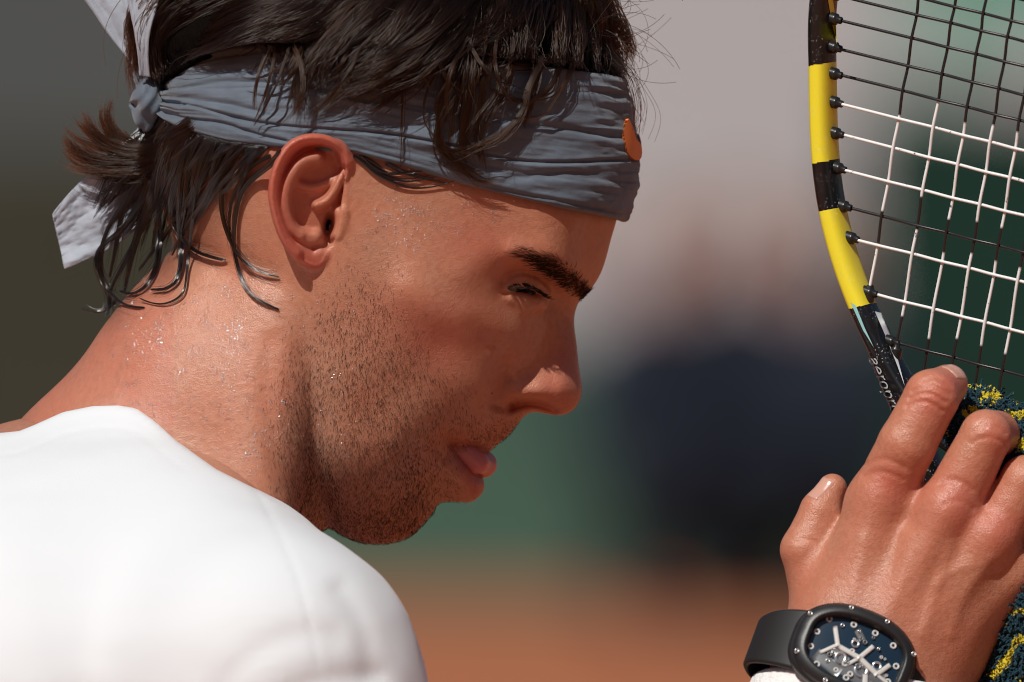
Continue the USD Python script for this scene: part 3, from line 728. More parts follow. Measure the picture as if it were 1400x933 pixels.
STUBBLE = mat('stubble', {'p': ('principled_bsdf', {'base_color': (0.030, 0.019, 0.013), 'specular_ior_level': 0.12, 'roughness': 0.6})}, [])

def lay(g, floor=1.5):
    """guide (x, y, lift) -> modelling coordinates on top of band, head or air"""
    g = np.asarray(g, float); d = cover_depth(g[:, 0], g[:, 1])
    return np.c_[g[:, :2], d + g[:, 2]]

def lock(g, n, r0, r1, wid=0.9, m=22, wild=1.0, absolute=False, rtip=0.15, short=0.25, under=False, extra=0.0):
    """n strands around a guide; r0 radius at the root, r1 in the middle, tapering to a point"""
    g = np.asarray(g, float)
    t = np.linspace(0, 1, m)
    base = spline(g, m * 2)
    if not absolute:
        dd = (skin_depth if under else cover_depth)(base[:, 0], base[:, 1]); dd = ndimage.gaussian_filter1d(dd, 3, mode='nearest')
        base[:, 2] += dd + extra * np.sin(np.pi * np.linspace(0.1, 1, len(base)))
    u = np.linspace(0, 1, m * 2)
    prof = np.interp(t, [0, 0.45, 1], [r0, r1, r1 * rtip])
    S_, W_ = [], []
    for i in range(n):
        end = 1 - short * rng.random() ** 2
        tt = t * end
        p = np.stack([np.interp(tt, u, base[:, k]) for k in range(3)], 1)
        o = rng.normal(size=3); o /= np.linalg.norm(o); o *= rng.random() ** 0.4
        p += o * prof[:, None]
        ph, fr = rng.random(3) * 6.28, rng.uniform(0.6, 2.2, 3)
        p += wild * np.sin(ph + fr * 6.28 * tt[:, None]) * (tt[:, None] ** 1.3) * prof.mean() * 0.35
        if rng.random() < 0.12: p += wild * (rng.normal(size=3) * 9) * (tt[:, None] ** 2)
        if under:
            k = p[:, 1] < np.interp(p[:, 0], BOTX, BOTY) - 1
            p[k, 2] = np.minimum(p[k, 2], skin_depth(p[k, 0], p[k, 1]) + 3)
        S_.append(p); W_.append(wid * np.interp(t, [0, 0.7, 1], [1, 0.85, 0.25]))
    return S_, W_

def tuck(p):
    """hair that reaches the band's upper edge runs under it"""
    line = np.interp(p[:, 0], TOPX, TOPY); k = p[:, 1] > line - 3
    if k.any():
        p = p.copy(); j = np.argmax(k); p[j:, 2] = np.minimum(p[j:, 2], depth_at(p[j:, 0], p[j:, 1]) - 2)
    return p
def add_locks(name, specs, material, parent, label=None, kind=None, under_band=False, **kw):
    A, B = [], []
    for g, n, r0, r1 in specs:
        a, b = lock(g, n, r0, r1, **kw); A += [tuck(q) for q in a] if under_band and (np.asarray(g)[-1, 0] < 400 or np.asarray(g)[-1, 0] > 700 or rng.random() < 0.5) else a; B += b
    return tag(curves(name, A, B, material, parent, label), kind=kind)

# dark under-layer that gives the hair its volume above the band
def cap_field(P):
    A = P.copy(); A[:, 2] = np.abs(A[:, 2])
    H = samp(HMAP, A); gx, gy = samp(HGX, A), samp(HGY, A)
    d = (A[:, 2] ** 2 - H) / np.sqrt(gx ** 2 + gy ** 2 + 4 * A[:, 2] ** 2 + 400) - 10
    out = np.maximum(GY0 - A[:, 1], 0); d = d + out
    d = smin(d, ellipsoid(A, (296, 58, 0), (80, 48, 100)), 40)
    d = d - 16 * (meshkit.fbm(P / np.array([60, 34, 50.]), 3, 9) - 0.5)
    line = np.interp(A[:, 0], TOPX, TOPY)
    return smax(d, A[:, 1] - line - 4, 6)
CAP = mat('hair_underlayer', {'geo': ('texture_coordinate', {}), 'mp': ('mapping', {'scale': (1.0, 1.0, 0.25)}), 'n': ('noise_texture', {'scale': 900.0, 'detail': 3.0}), 'b': ('bump', {'strength': 1.0, 'distance': 0.002}),
    'p': ('principled_bsdf', {'base_color': (0.004, 0.0025, 0.002), 'roughness': 0.8, 'specular_ior_level': 0.04})}, [('geo.object', 'mp.vector'), ('mp.vector', 'n.vector'), ('n.fac', 'b.height'), ('b.normal', 'p.normal')])
hair = obju('hair', surface(cap_field, (170, -178, -300), (900, 130, 300), 4), CAP, person, label='dark brown tousled hair, wet at the nape')

def jitter(g, s):
    g = np.asarray(g, float).copy(); k = np.linspace(0.6, 1, len(g))[:, None]
    return g + (rng.normal(size=3) * s * (1, 1, 0.6)) * k + rng.normal(size=g.shape) * s * 0.18 * (1, 1, 0.5)

BACK = [  # swept back and down over the knot
 [(470,-90,30),(360,-40,34),(270,0,30),(214,44,22),(205,92,12),(216,128,4)],
 [(440,-50,26),(340,-6,30),(262,30,26),(222,70,16),(222,112,8),(228,126,2)],
 [(430,-10,24),(340,28,28),(276,58,24),(240,88,14),(232,112,4)],
 [(420,20,20),(350,50,24),(300,72,20),(262,88,10),(244,104,2)],
 [(400,-80,34),(300,-60,34),(224,-6,30),(197,44,24),(203,92,14),(214,116,6)],
 [(360,-110,30),(270,-60,30),(214,-6,26),(194,40,20),(198,80,14)],
 [(440,30,22),(390,52,24),(340,66,16),(300,78,6)]]
MID = [
 [(470,-60,30),(440,-10,36),(414,20,40),(388,44,34),(372,66,24),(374,98,12)],
 [(560,-50,34),(510,0,40),(462,36,40),(432,66,32),(416,90,22),(412,112,10)],
 [(520,-50,30),(480,-4,36),(446,30,36),(420,62,26),(404,86,14)],
 [(600,-40,36),(560,10,42),(520,60,40),(490,84,32),(466,104,20),(452,118,8)],
 [(640,-40,36),(612,10,40),(580,52,40),(548,86,32),(524,108,18),(512,120,6)],
 [(620,-60,36),(560,-20,40),(500,10,42),(450,26,38),(404,34,26)],
 [(560,-70,34),(490,-30,38),(430,0,36),(390,30,26),(372,50,16)],
 [(680,-50,34),(640,0,40),(600,40,40),(556,70,34),(516,84,26),(486,96,14)],
 [(500,-40,26),(470,10,28),(446,46,24),(430,70,12)],
 [(580,-40,30),(550,14,32),(520,50,28),(500,72,12)],
 [(640,-30,30),(620,24,32),(596,62,26),(580,82,10)]]
FRONTG = [
 [(700,-60,34),(690,-10,36),(676,36,34),(660,80,24),(650,104,14),(646,122,6)],
 [(660,-50,34),(652,0,34),(646,50,30),(640,100,20),(634,160,10)],
 [(720,-50,30),(716,0,32),(706,50,28),(700,90,14)],
 [(750,-40,28),(752,10,28),(748,60,22),(742,94,8)],
 [(780,-30,26),(790,20,26),(792,70,18),(790,104,6)],
 [(800,-20,22),(816,30,22),(826,74,14),(830,106,4)],
 [(790,-50,30),(808,-4,30),(824,40,24),(838,78,14),(846,106,6)],
 [(690,-40,30),(686,20,30),(690,60,24),(688,92,8)],
 [(610,-50,30),(604,0,32),(606,44,28),(612,84,12)],
 [(740,-60,30),(724,0,34),(690,40,34),(650,60,28)]]
specs = []
for gs, n, js, r in ((BACK, 9, 12, 20), (MID, 10, 19, 15), (FRONTG, 9, 14, 15)):
    for g in gs:
        for k in range(n): specs.append((jitter(g, js), 58, r * 1.2, r))
add_locks('hair_strands', specs[len(BACK) * 9:], HAIR, hair, kind='stuff', wid=1.0, m=24, wild=1.5, under_band=True)
add_locks('hair_strands', specs[:len(BACK) * 9], HAIR, hair, kind='stuff', wid=1.0, m=24, wild=1.2, extra=34.0, under_band=True)

FRINGE = [  # separate locks that fall over the band
 ([(470,-30,44),(430,2,46),(398,22,44),(374,46,34),(370,66,22),(378,98,8)], 70, 9, 7),
 ([(540,-30,46),(490,8,48),(450,40,44),(424,72,30),(411,104,18),(409,160,7)], 90, 12, 8),
 ([(640,-20,46),(600,34,48),(560,66,44),(520,92,30),(470,126,18),(424,166,7)], 80, 10, 7),
 ([(700,-30,44),(660,10,48),(610,50,46),(560,84,38),(520,108,24),(484,148,9)], 70, 10, 7),
 ([(650,-10,46),(632,10,48),(598,30,48),(556,34,44),(514,30,38)], 60, 8, 5),
 ([(690,10,46),(660,40,46),(628,63,44),(606,88,36),(562,104,26),(520,106,20),(486,100,14)], 80, 9, 6),
 ([(746,-14,44),(738,4,44),(719,38,42),(698,58,40),(669,68,36),(632,60,32),(603,32,30)], 60, 6, 4),
 ([(800,0,34),(794,35,34),(772,69,28),(752,86,22),(730,92,18),(706,90,16),(688,82,14)], 60, 6, 4),
 ([(784,50,30),(766,91,22),(750,123,16),(732,136,14),(712,140,13),(690,136,13),(669,124,13)], 60, 6, 4),
 ([(740,84,22),(722,126,16),(713,157,13),(697,176,12),(675,190,11),(650,201,9),(622,208,7),(586,204,6)], 70, 7, 4),
 ([(646,-10,44),(650,79,26),(640,130,18),(635,170,12),(633,206,8),(637,224,6)], 110, 11, 9),
 ([(690,40,36),(662,94,24),(636,124,18),(612,155,13),(599,186,10),(603,208,8),(618,224,7),(640,240,6),(656,250,5),(680,250,5)], 60, 7, 4),
 ([(640,60,30),(618,110,20),(604,145,14),(600,176,10),(606,200,8),(630,226,6),(664,240,5)], 50, 6, 4),
 ([(668,80,24),(660,120,16),(654,160,12),(652,200,8),(660,226,6)], 40, 5, 4),
 ([(556,90,24),(553,120,14),(551,176,8),(549,236,4)], 14, 2, 1.2),
 ([(700,96,18),(690,130,12),(672,160,10),(660,190,8)], 40, 6, 5),
 ([(736,92,16),(733,120,12),(724,150,9),(716,178,6)], 30, 5, 4),
 ([(360,60,20),(372,78,14),(356,92,8),(345,104,5)], 14, 2, 1.5),
 ([(520,90,26),(500,112,18),(470,126,13),(440,150,9)], 36, 5, 4),
 ([(590,90,26),(570,116,18),(540,136,13),(506,160,8)], 40, 6, 4)]
for q in list(FRINGE):
    for k in range(3): FRINGE.append((jitter(q[0], 12), q[1] * 0.16, q[2] * 0.5, q[3] * 0.5))
for q in FRINGE: add_locks('fringe_lock', [(q[0], int(q[1] * 1.1), q[2] * 0.9, q[3] * 0.95)], HAIR_TIP, hair, wid=0.75, m=26, wild=1.3, rtip=0.45)

# thin curls tumbling over the top of the band
specs = []
for i in range(64):
    x0, y0 = rng.uniform(370, 800), rng.uniform(-30, 60); L = rng.uniform(60, 150) * (0.6 if x0 > 700 else 1); k = np.linspace(0, 1, 8)
    a0 = 1.75 + rng.normal() * 0.35; th = a0 + (rng.uniform(0.2, 1.9) if rng.random() < 0.75 else -rng.uniform(0.3, 1.5)) * k ** 1.6
    g = np.stack([x0 + np.cumsum(np.cos(th)) * L / 8, y0 + np.cumsum(np.sin(th)) * L / 8, np.interp(k, [0, 0.5, 1], [46, 44, 12 + 20 * rng.random()])], 1)
    specs.append((g, rng.integers(7, 22), rng.uniform(2, 5), rng.uniform(1.5, 4)))
add_locks('loose_curls', specs, HAIR_TIP, hair, kind='stuff', wid=0.8, m=20, wild=1.0, rtip=0.5)

# loose single hairs in front of the brow
A, B = [], []
for i in range(95):
    x0, y0 = rng.uniform(760, 850), rng.uniform(-40, 100)
    a, L, c = rng.uniform(-1.2, 0.9), rng.uniform(40, 120), rng.normal() * 2.2
    k = np.linspace(0, 1, 18); th = a + c * k
    dx, dy = np.cumsum(np.cos(th)) * L / 18, np.cumsum(np.sin(th)) * L / 18
    A.append(np.c_[x0 + dx, y0 + dy, rng.uniform(-60, 110) + 40 * k * rng.normal()]); B.append(np.full(18, 0.55))
for i in range(26):
    g = np.array([(828,70,40),(846,92,44),(858,104,46),(866,128,44),(869,156,40),(867,190,30)], float) + rng.normal(size=3) * (5, 6, 16)
    if i % 2: g[2:, 0] += np.linspace(4, 34, 4) * rng.random(); g[-1, 0] -= 22 * rng.random()
    p = spline(g, 20); A.append(p); B.append(np.linspace(0.6, 0.4, 20))
curves('loose_hairs', A, B, HAIR, hair)

# wet locks at the nape
def nape(name, g, n, r0, r1, m_=HAIR_WET, **k): add_locks(name, [(g, n, r0, r1)], m_, hair, **k)
WETL = [
 ([(330,190,2),(322,202,6),(309,242,8),(306,287,10),(319,333,12),(345,366,10),(384,380,5)], 46, 5, 2.6),
 ([(386,212,2),(374,226,6),(338,257,8),(324,299,9),(323,344,10),(338,393,9),(358,412,6),(384,424,3)], 46, 5, 2.4),
 ([(372,216,2),(345,232,5),(322,270,7),(316,310,8),(322,350,9)], 24, 3, 2),
 ([(270,180,3),(248,242,12),(236,280,16),(244,318,18),(270,344,14),(312,357,6)], 50, 7, 3.4),
 ([(250,180,3),(225,224,14),(217,299,20),(216,363,18),(199,393,14),(180,402,10),(164,398,6)], 44, 6, 3),
 ([(262,190,4),(250,260,18),(248,325,18),(248,370,14),(233,393,10),(208,396,5)], 44, 6, 3),
 ([(232,180,4),(184,261,12),(150,310,8),(139,345,6),(143,385,6),(169,415,10),(200,421,6)], 40, 5, 2.6),
 ([(220,190,4),(173,306,8),(138,340,6),(134,368,6),(150,404,6),(146,432,4)], 40, 4, 2.6),
 ([(240,220,6),(200,300,10),(170,360,8),(152,396,6),(148,428,4)], 40, 5, 3),
 ([(280,200,4),(266,300,16),(257,374,12),(250,404,10),(221,416,6),(192,408,4)], 24, 3, 1.5),
 ([(160,410,3),(143,424,3),(128,426,2),(112,422,1)], 20, 2, 1.5),
 ([(300,190,3),(280,240,12),(250,290,18),(220,330,18),(190,370,12)], 40, 8, 4),
 ([(312,190,3),(300,230,10),(284,270,14),(258,310,16),(236,350,12)], 34, 7, 3),
 ([(240,178,4),(215,250,16),(190,320,14),(176,370,10),(170,400,5)], 50, 9, 4),
 ([(225,178,4),(200,230,12),(172,280,10),(160,330,8),(150,380,5)], 46, 8, 4)]
for q in WETL: nape('nape_lock', q[0], int(q[1] * 1.5), q[2] * 1.1, q[3] * 1.35, wid=0.85, m=26, wild=0.7, rtip=0.22, short=0.03, under=True)
specs = []
for i in range(58):      # slicked roots under the band and the messy fill below
    x0 = 222 + 150 * rng.random() ** 1.7; y0 = np.interp(x0, BOTX, BOTY) - 8
    dx = -(0.25 + 0.9 * rng.random()) * (110 - 0.16 * (x0 - 220)); L = rng.uniform(60, 190) * np.clip(1.25 - (x0 - 220) / 190, 0.25, 1)
    specs.append(([(x0 + 8, y0 - 4, 0), (x0 + dx * 0.3, y0 + L * 0.3, 5 + 8 * rng.random()), (x0 + dx * 0.6, y0 + L * 0.65, 6 + 14 * rng.random()), (max(x0 + dx * (0.8 + 0.3 * rng.random()), 128), y0 + L, 4)], 26, 6, 5))
add_locks('nape_strands', specs, HAIR_WET, hair, kind='stuff', wid=1.0, m=18, wild=0.9, rtip=0.4, under=True)
FLIP = [
 [(262,176,6),(226,196,14),(188,206,14),(158,190,10),(147,168,8),(152,147,6)],
 [(262,182,6),(220,206,14),(176,214,14),(140,208,10),(112,196,8),(92,178,6)],
 [(262,184,6),(214,218,14),(166,226,14),(128,222,10),(100,210,8),(88,196,6)],
 [(262,180,6),(222,202,14),(180,210,14),(150,200,10),(128,180,8),(118,162,6)],
 [(266,186,6),(216,226,14),(176,236,14),(136,232,10),(106,222,6)],
 [(258,178,6),(224,200,12),(196,204,12),(170,196,10),(156,182,8)]]
specs = []
for g in FLIP:
    for k in range(7): specs.append((jitter(g, 8), 26, 9, 6))
add_locks('flipped_lock', specs, HAIR_TIP, hair, wid=0.9, m=22, wild=0.9, rtip=0.6, label='lock of hair flicked up behind the knot')

# dark strands at the temple
TEMPLE = [([(480,214,2),(496,224,4),(515,240,5),(545,254,5),(568,259,4),(600,256,3),(622,249,2)], 30, 3, 2),
 ([(486,216,2),(508,230,4),(530,244,4),(560,250,4),(596,244,3)], 24, 3, 2), ([(496,216,2),(520,236,4),(548,240,4),(580,236,2)], 24, 4, 2.5),
 ([(500,218,2),(520,230,3),(536,246,3),(548,262,3)], 14, 2, 1.5), ([(530,226,2),(560,240,3),(590,248,3),(615,254,2)], 20, 3, 2)]
for q in TEMPLE: nape('temple_lock', q[0], q[1], q[2], q[3], wid=1.1, m=18, wild=0.5)

# ------------------------------------------------------------------ beard stubble, brows, lashes
def normals_at(x, y):
    e = 2.0
    D = depth_at(x, y); gx = (depth_at(x + e, y) - depth_at(x - e, y)) / (2 * e); gy = (depth_at(x, y + e) - depth_at(x, y - e)) / (2 * e)
    n = np.stack([-gx, -gy, np.ones_like(D)], -1)
    return D, n / np.linalg.norm(n, axis=-1, keepdims=True)
tri = HEADV[HEADF]; area_ = np.linalg.norm(np.cross(tri[:, 1] - tri[:, 0], tri[:, 2] - tri[:, 0]), axis=1); cen = tri.mean(1)
fn = np.cross(tri[:, 1] - tri[:, 0], tri[:, 2] - tri[:, 0]) / np.maximum(area_, 1e-9)[:, None]
if (fn[:, 2] * np.sign(cen[:, 2])).mean() < 0: fn = -fn

def bristles(weight, count, direction, length, out, width, spread):
    w = area_ * weight; idx = rng.choice(len(w), count, p=w / w.sum())
    p, n = cen[idx] + rng.normal(size=(count, 3)) * 0.6, fn[idx]
    d = direction(p) + rng.normal(size=(count, 3)) * spread
    d -= n * (d * n).sum(1, keepdims=True); d /= np.maximum(np.linalg.norm(d, axis=1, keepdims=True), 1e-6)
    L = length(p) * rng.uniform(0.5, 1.15, count)
    p0 = p - n * 0.5
    p1 = p + d * (L * 0.5)[:, None] + n * (L * out * 0.5)[:, None]
    p2 = p + d * L[:, None] + n * (L * out * 0.65)[:, None]
    return [np.stack(q) for q in zip(p0, p1, p2)], [np.array([1, 0.85, 0.3]) * width] * count
cx, cy = cen[:, 0], cen[:, 1]
bw = area(cx, cy, BEARD, 36) * (0.25 + 0.5 * np.exp(-(line_dist(cx, cy, [(398,560),(410,610),(440,670),(500,725),(560,725)]) / 60) ** 2) + 0.4 * np.exp(-(line_dist(cx, cy, [(490,330),(500,430),(510,560),(560,680)]) / 50) ** 2) + 0.5 * np.exp(-(line_dist(cx, cy, [(650,588),(700,585)]) / 18) ** 2))
bw *= (0.3 + 1.4 * meshkit.fbm(cen / 40.0, 2, 5)) * (cx < 712) * np.clip((cy - 330) / 120 + (480 - cx) / 200, 0.12, 1)
def beard_dir(p):
    d = np.zeros_like(p); t = np.clip((p[:, 0] - 420) / 200, 0, 1)
    d[:, 0] = -0.25 + 0.5 * t + 0.5 * np.clip((p[:, 0] - 620) / 60, 0, 1); d[:, 1] = 1
    return d
a, b = bristles(bw, 20000, beard_dir, lambda p: 6.3 + 0 * p[:, 0], 0.35, 0.34, 0.28)
tag(curves('stubble', a, b, STUBBLE, person), kind='stuff')
for side in (1, -1):
    bx = np.interp
    line = [(676,340),(704,343),(738,356),(770,374),(797,401)]
    ld = line_dist(cx, cy, line); wd = np.interp(cx, [670, 700, 740, 775, 800], [3, 5, 9, 11.5, 9])
    w = np.exp(-(ld / wd) ** 4) * (np.sign(cen[:, 2]) == side) * (cx > 701) * (cx < 812) * np.interp(cx, [690, 712, 745], [0.04, 0.25, 1])
    def brow_dir(p):
        d = np.zeros_like(p); t = np.clip((p[:, 0] - 690) / 110, 0, 1)
        d[:, 0] = -0.95 + 0.45 * t; d[:, 1] = 0.12 - 0.95 * t; d[:, 2] = side * (0.3 + 0.3 * t)
        return d
    a, b = bristles(w, 1050, brow_dir, lambda p: np.interp(p[:, 0], [670, 720, 800], [17, 20, 15]), 0.3, 0.6, 0.24)
    tag(curves('eyebrow', a, b, STUBBLE, person), kind='stuff')
A, B = [], []
for i in range(130):
    t = rng.random(); p = spline([(692,391,136),(699,391,139),(713,388,135),(730,394,119),(744,404,93)], 50)[int(t * 49)]
    L = rng.uniform(11, 17); d = np.array([0.35 + 0.35 * t, 0.75, 0.55 - 0.2 * t]); k = np.linspace(0, 1, 6)[:, None]
    A.append(p + d * L * k + np.array([0.25, -0.35, 0.1]) * L * k ** 2 + rng.normal(size=3) * 0.8); B.append(np.linspace(1.0, 0.35, 6))
curves('eyelashes', A, B, STUBBLE, person)
# ------------------------------------------------------------------ racket
EC = np.array([0.86, 0.225, 0.45]); EC /= np.linalg.norm(EC)
EM = np.array([-0.16, 0.97, 0]); EM[2] = -(EC[0] * EM[0] + EC[1] * EM[1]) / EC[2]; EM /= np.linalg.norm(EM)
EN = np.cross(EC, EM); EN *= np.sign(EN[2])
R0 = np.array(at(1130, 300, 130))
M2 = np.linalg.inv(np.stack([EC[:2], EM[:2]], 1))
def plane(px, py):
    """point of the string bed seen at this place: its coordinates (across, along)"""
    p = np.array(at(px, py, 130))[:2]
    for _ in range(3):
        ab = M2 @ (p - R0[:2]); p = np.array(at(px, py, (R0 + ab[0] * EC + ab[1] * EM)[2]))[:2]
    return M2 @ (p - R0[:2])
def bed(a, b, h=0): return R0 + np.asarray(a)[..., None] * EC + np.asarray(b)[..., None] * EM + np.asarray(h)[..., None] * EN if np.ndim(a) else R0 + a * EC + b * EM + h * EN
racket = thing('tennis_racket', 'yellow and black tennis racket with black strings and white painted stencil', 'racket', W(bed(390, 900)))

def specks(name, base, speck, amount, rough):
    return mat(name, {'geo': ('texture_coordinate', {}), 'v': ('voronoi_texture', {'scale': 900.0}), 'n': ('noise_texture', {'scale': 110.0, 'detail': 3.0}), 'v2': ('voronoi_texture', {'scale': 330.0}),
        's': ('map_range', {'from_min': 0.10, 'from_max': 0.22, 'to_min': 1.0, 'to_max': 0.0, 'clamp': True}), 's2': ('map_range', {'from_min': 0.05, 'from_max': 0.12, 'to_min': 1.0, 'to_max': 0.0, 'clamp': True}),
        'k': ('map_range', {'from_min': 0.46, 'from_max': 0.62, 'to_max': amount, 'clamp': True}), 'm': ('math', {'math_type': 'multiply'}), 'm2': ('math', {'math_type': 'maximum'}),
        'c': ('mix_color', {'a': base, 'b': speck}), 'p': ('principled_bsdf', {'roughness': rough, 'coat_weight': 0.25, 'coat_roughness': 0.1})},
        [('geo.object', 'v.vector'), ('geo.object', 'v2.vector'), ('geo.object', 'n.vector'), ('v.distance', 's.value'), ('v2.distance', 's2.value'), ('s.result', 'm2.value1'), ('s2.result', 'm2.value2'), ('m2.value', 'm.value1'), ('n.fac', 'k.value'), ('k.result', 'm.value2'), ('m.value', 'c.fac'), ('c.result', 'p.base_color')])
FBLACK = specks('racket_black', (0.006, 0.006, 0.007), (0.75, 0.75, 0.75), 1.0, 0.3)
FYELLOW = specks('racket_yellow', (0.86, 0.72, 0.035), (0.92, 0.90, 0.80), 1.0, 0.35)
GROM = mat('grommet_plastic', {'p': ('principled_bsdf', {'base_color': (0.015, 0.015, 0.016), 'roughness': 0.3})}, [])

left = np.array([plane(x, y) for x, y in [(1127,-8),(1124.5,90),(1127,190),(1139,290),(1168,390),(1203,470),(1240,535)]])
HALF = 392.0; AC = left[:, 0].min() + HALF
low = np.array([(AC - 108, left[-1, 1] + 42), (AC - 50, left[-1, 1] + 62), (AC, left[-1, 1] + 68)])
b0 = left[0, 1]
top = np.array([(AC - HALF * math.cos(t) , b0 - 470 * math.sin(t)) for t in np.linspace(0.28, math.pi / 2, 6)])
half = np.vstack([top[::-1], left, low])
hoop2 = np.vstack([half, (half * (-1, 1) + (2 * AC, 0))[-2:0:-1]])
HOOP = spline(hoop2, 2200, closed=True)

def sweep(path2, win, wn, n=20, flat=0.0, closed=False):
    """rounded tube along a path in the plane of the racket: in-plane and normal half widths"""
    t = np.gradient(path2, axis=0) if not closed else np.roll(path2, -1, 0) - np.roll(path2, 1, 0)
    t /= np.linalg.norm(t, axis=1, keepdims=True); q = np.stack([t[:, 1], -t[:, 0]], 1)
    ph = np.linspace(0, 2 * np.pi, n, endpoint=False)
    c, s_ = np.cos(ph), np.sin(ph)
    c, s_ = np.sign(c) * np.abs(c) ** 0.75, np.sign(s_) * np.abs(s_) ** 0.75
    win, wn = np.broadcast_to(win, len(path2)), np.broadcast_to(wn, len(path2))
    a = path2[:, None, 0] + q[:, None, 0] * c * win[:, None]; b = path2[:, None, 1] + q[:, None, 1] * c * win[:, None]
    v = bed(a, b, s_ * wn[:, None])
    m = len(path2); i = np.arange(m if closed else m - 1)
    f = np.stack([(i[:, None] * n + np.arange(n)), (i[:, None] * n + (np.arange(n) + 1) % n), ((i[:, None] + 1) % m * n + (np.arange(n) + 1) % n), ((i[:, None] + 1) % m * n + np.arange(n))], -1)
    return v, f
FW, FN_ = 14.5, 26
v, f = sweep(HOOP[:-1], FW, FN_, 24, closed=True)
ring = HOOP[:-1]
vimg = v[..., :2] / (1 - v[..., 2:] * S / DIST) + np.array([700, 466.5]) * (1 - 1 / (1 - v[..., 2:] * S / DIST))
yq = v[:, :, 1] + 0.18 * (v[:, :, 0] - 1130)
cy_ = yq[f[..., 0] // 24, f[..., 0] % 24]; isleft = (ring[f[..., 0] // 24, 0] < AC - 80)
yel = isleft & (((cy_ > 88) & (cy_ < 221)) | ((cy_ > 287) & (cy_ < 426)))
yel |= (~isleft) & (ring[f[..., 0] // 24, 0] > AC + 80) & (((cy_ > 250) & (cy_ < 380)) | ((cy_ > 440) & (cy_ < 570)))
vv = v.reshape(-1, 3)
obju('frame', (vv, f[~yel]), FBLACK, racket, label='black scuffed hoop of the racket')
for sec in (yel & isleft & (cy_ < 250), yel & isleft & (cy_ > 250), yel & ~isleft & (cy_ < 400), yel & ~isleft & (cy_ > 400)):
    if sec.any(): obju('yellow_panel', (vv, f[sec]), FYELLOW, racket)
# throat arms and handle
for sg in (-1, 1):
    e = np.array([plane(1196,452), plane(1222,520), plane(1256,600), plane(1292,700)])
    arm = np.vstack([e, [(AC - 40, e[-1, 1] + 130), (AC - 16, e[-1, 1] + 260), (AC - 12, e[-1, 1] + 330)]])
    if sg > 0: arm = arm * (-1, 1) + (2 * AC, 0)
    p = spline(arm, 90)
    obju('throat_arm', (lambda q: (q[0].reshape(-1, 3), q[1].reshape(-1, 4)))(sweep(p, 15, FN_ - 1, 20)), FBLACK, racket)
hp = np.array([(AC, arm[-1, 1] - 60), (AC, arm[-1, 1] + 100), (AC, arm[-1, 1] + 560)])
obju('handle', (lambda q: (q[0].reshape(-1, 3), q[1].reshape(-1, 4)))(sweep(spline(hp, 30), 46, 40, 16)), GROM, racket)

STRING = mat('racket_string', {'a': ('attribute', {'attribute': 'paint'}), 'geo': ('texture_coordinate', {}), 'n': ('noise_texture', {'scale': 420.0, 'detail': 3.0}), 'nr': ('map_range', {'from_min': 0.26, 'from_max': 0.36, 'clamp': True}), 'mm': ('math', {'math_type': 'multiply'}),
    'c': ('mix_color', {'a': (0.016, 0.016, 0.018), 'b': (0.80, 0.80, 0.80)}), 'p': ('principled_bsdf', {'roughness': 0.32})}, [('geo.object', 'n.vector'), ('n.fac', 'nr.value'), ('a.fac', 'mm.value1'), ('nr.result', 'mm.value2'), ('mm.value', 'c.fac'), ('c.result', 'p.base_color')])
cross_b = [plane(1148, y)[1] for y in (-62, -30, -6, 28, 67, 103, 142, 184, 231, 281)] + [plane(1180, 330)[1], plane(1206, 405)[1]]
d0 = np.diff(cross_b[:4]).mean()
main_a = [plane(x, 100)[0] for x in (1239, 1289, 1331, 1370, 1405)]
main_a += [main_a[-1] + 38 * k for k in range(1, 9)]
main_a = [a for a in main_a if a < AC] ; main_a += [2 * AC - a for a in main_a[::-1] if 2 * AC - a - main_a[-1] > 12]
cross_b = [cross_b[0] - 38 * k for k in range(9, 0, -1)] + cross_b + [cross_b[-1] + 58]
zone = [(plane(1148, 142)[1] - 20, plane(1148, 231)[1] + 26), (plane(1148, 281)[1] + 24, plane(1206, 405)[1] + 36)]
from shapely import Polygon as _Pg, LineString as _Ls
inner = _Pg(HOOP).buffer(-FW + 1)
def tube(pts, r, n=8):
    t = np.gradient(pts, axis=0); t /= np.linalg.norm(t, axis=1, keepdims=True)
    a = np.cross(t, EN); a /= np.linalg.norm(a, axis=1, keepdims=True); b = np.cross(t, a)
    ph = np.linspace(0, 2 * np.pi, n, endpoint=False)
    v = pts[:, None] + r * (np.cos(ph)[None, :, None] * a[:, None] + np.sin(ph)[None, :, None] * b[:, None])
    i = np.arange(len(pts) - 1)
    return v.reshape(-1, 3), np.stack([i[:, None] * n + np.arange(n), i[:, None] * n + (np.arange(n) + 1) % n, (i[:, None] + 1) * n + (np.arange(n) + 1) % n, (i[:, None] + 1) * n + np.arange(n)], -1).reshape(-1, 4)
srng = np.random.default_rng(3)
def ends(fixed, along):
    l = _Ls([(fixed, -2000), (fixed, 2000)] if along else [(-2000, fixed), (2000, fixed)]).intersection(inner)
    if l.is_empty: return None
    c = np.asarray(max(getattr(l, 'geoms', [l]), key=lambda g: g.length).coords)[:, 1 if along else 0]; return c.min(), c.max()
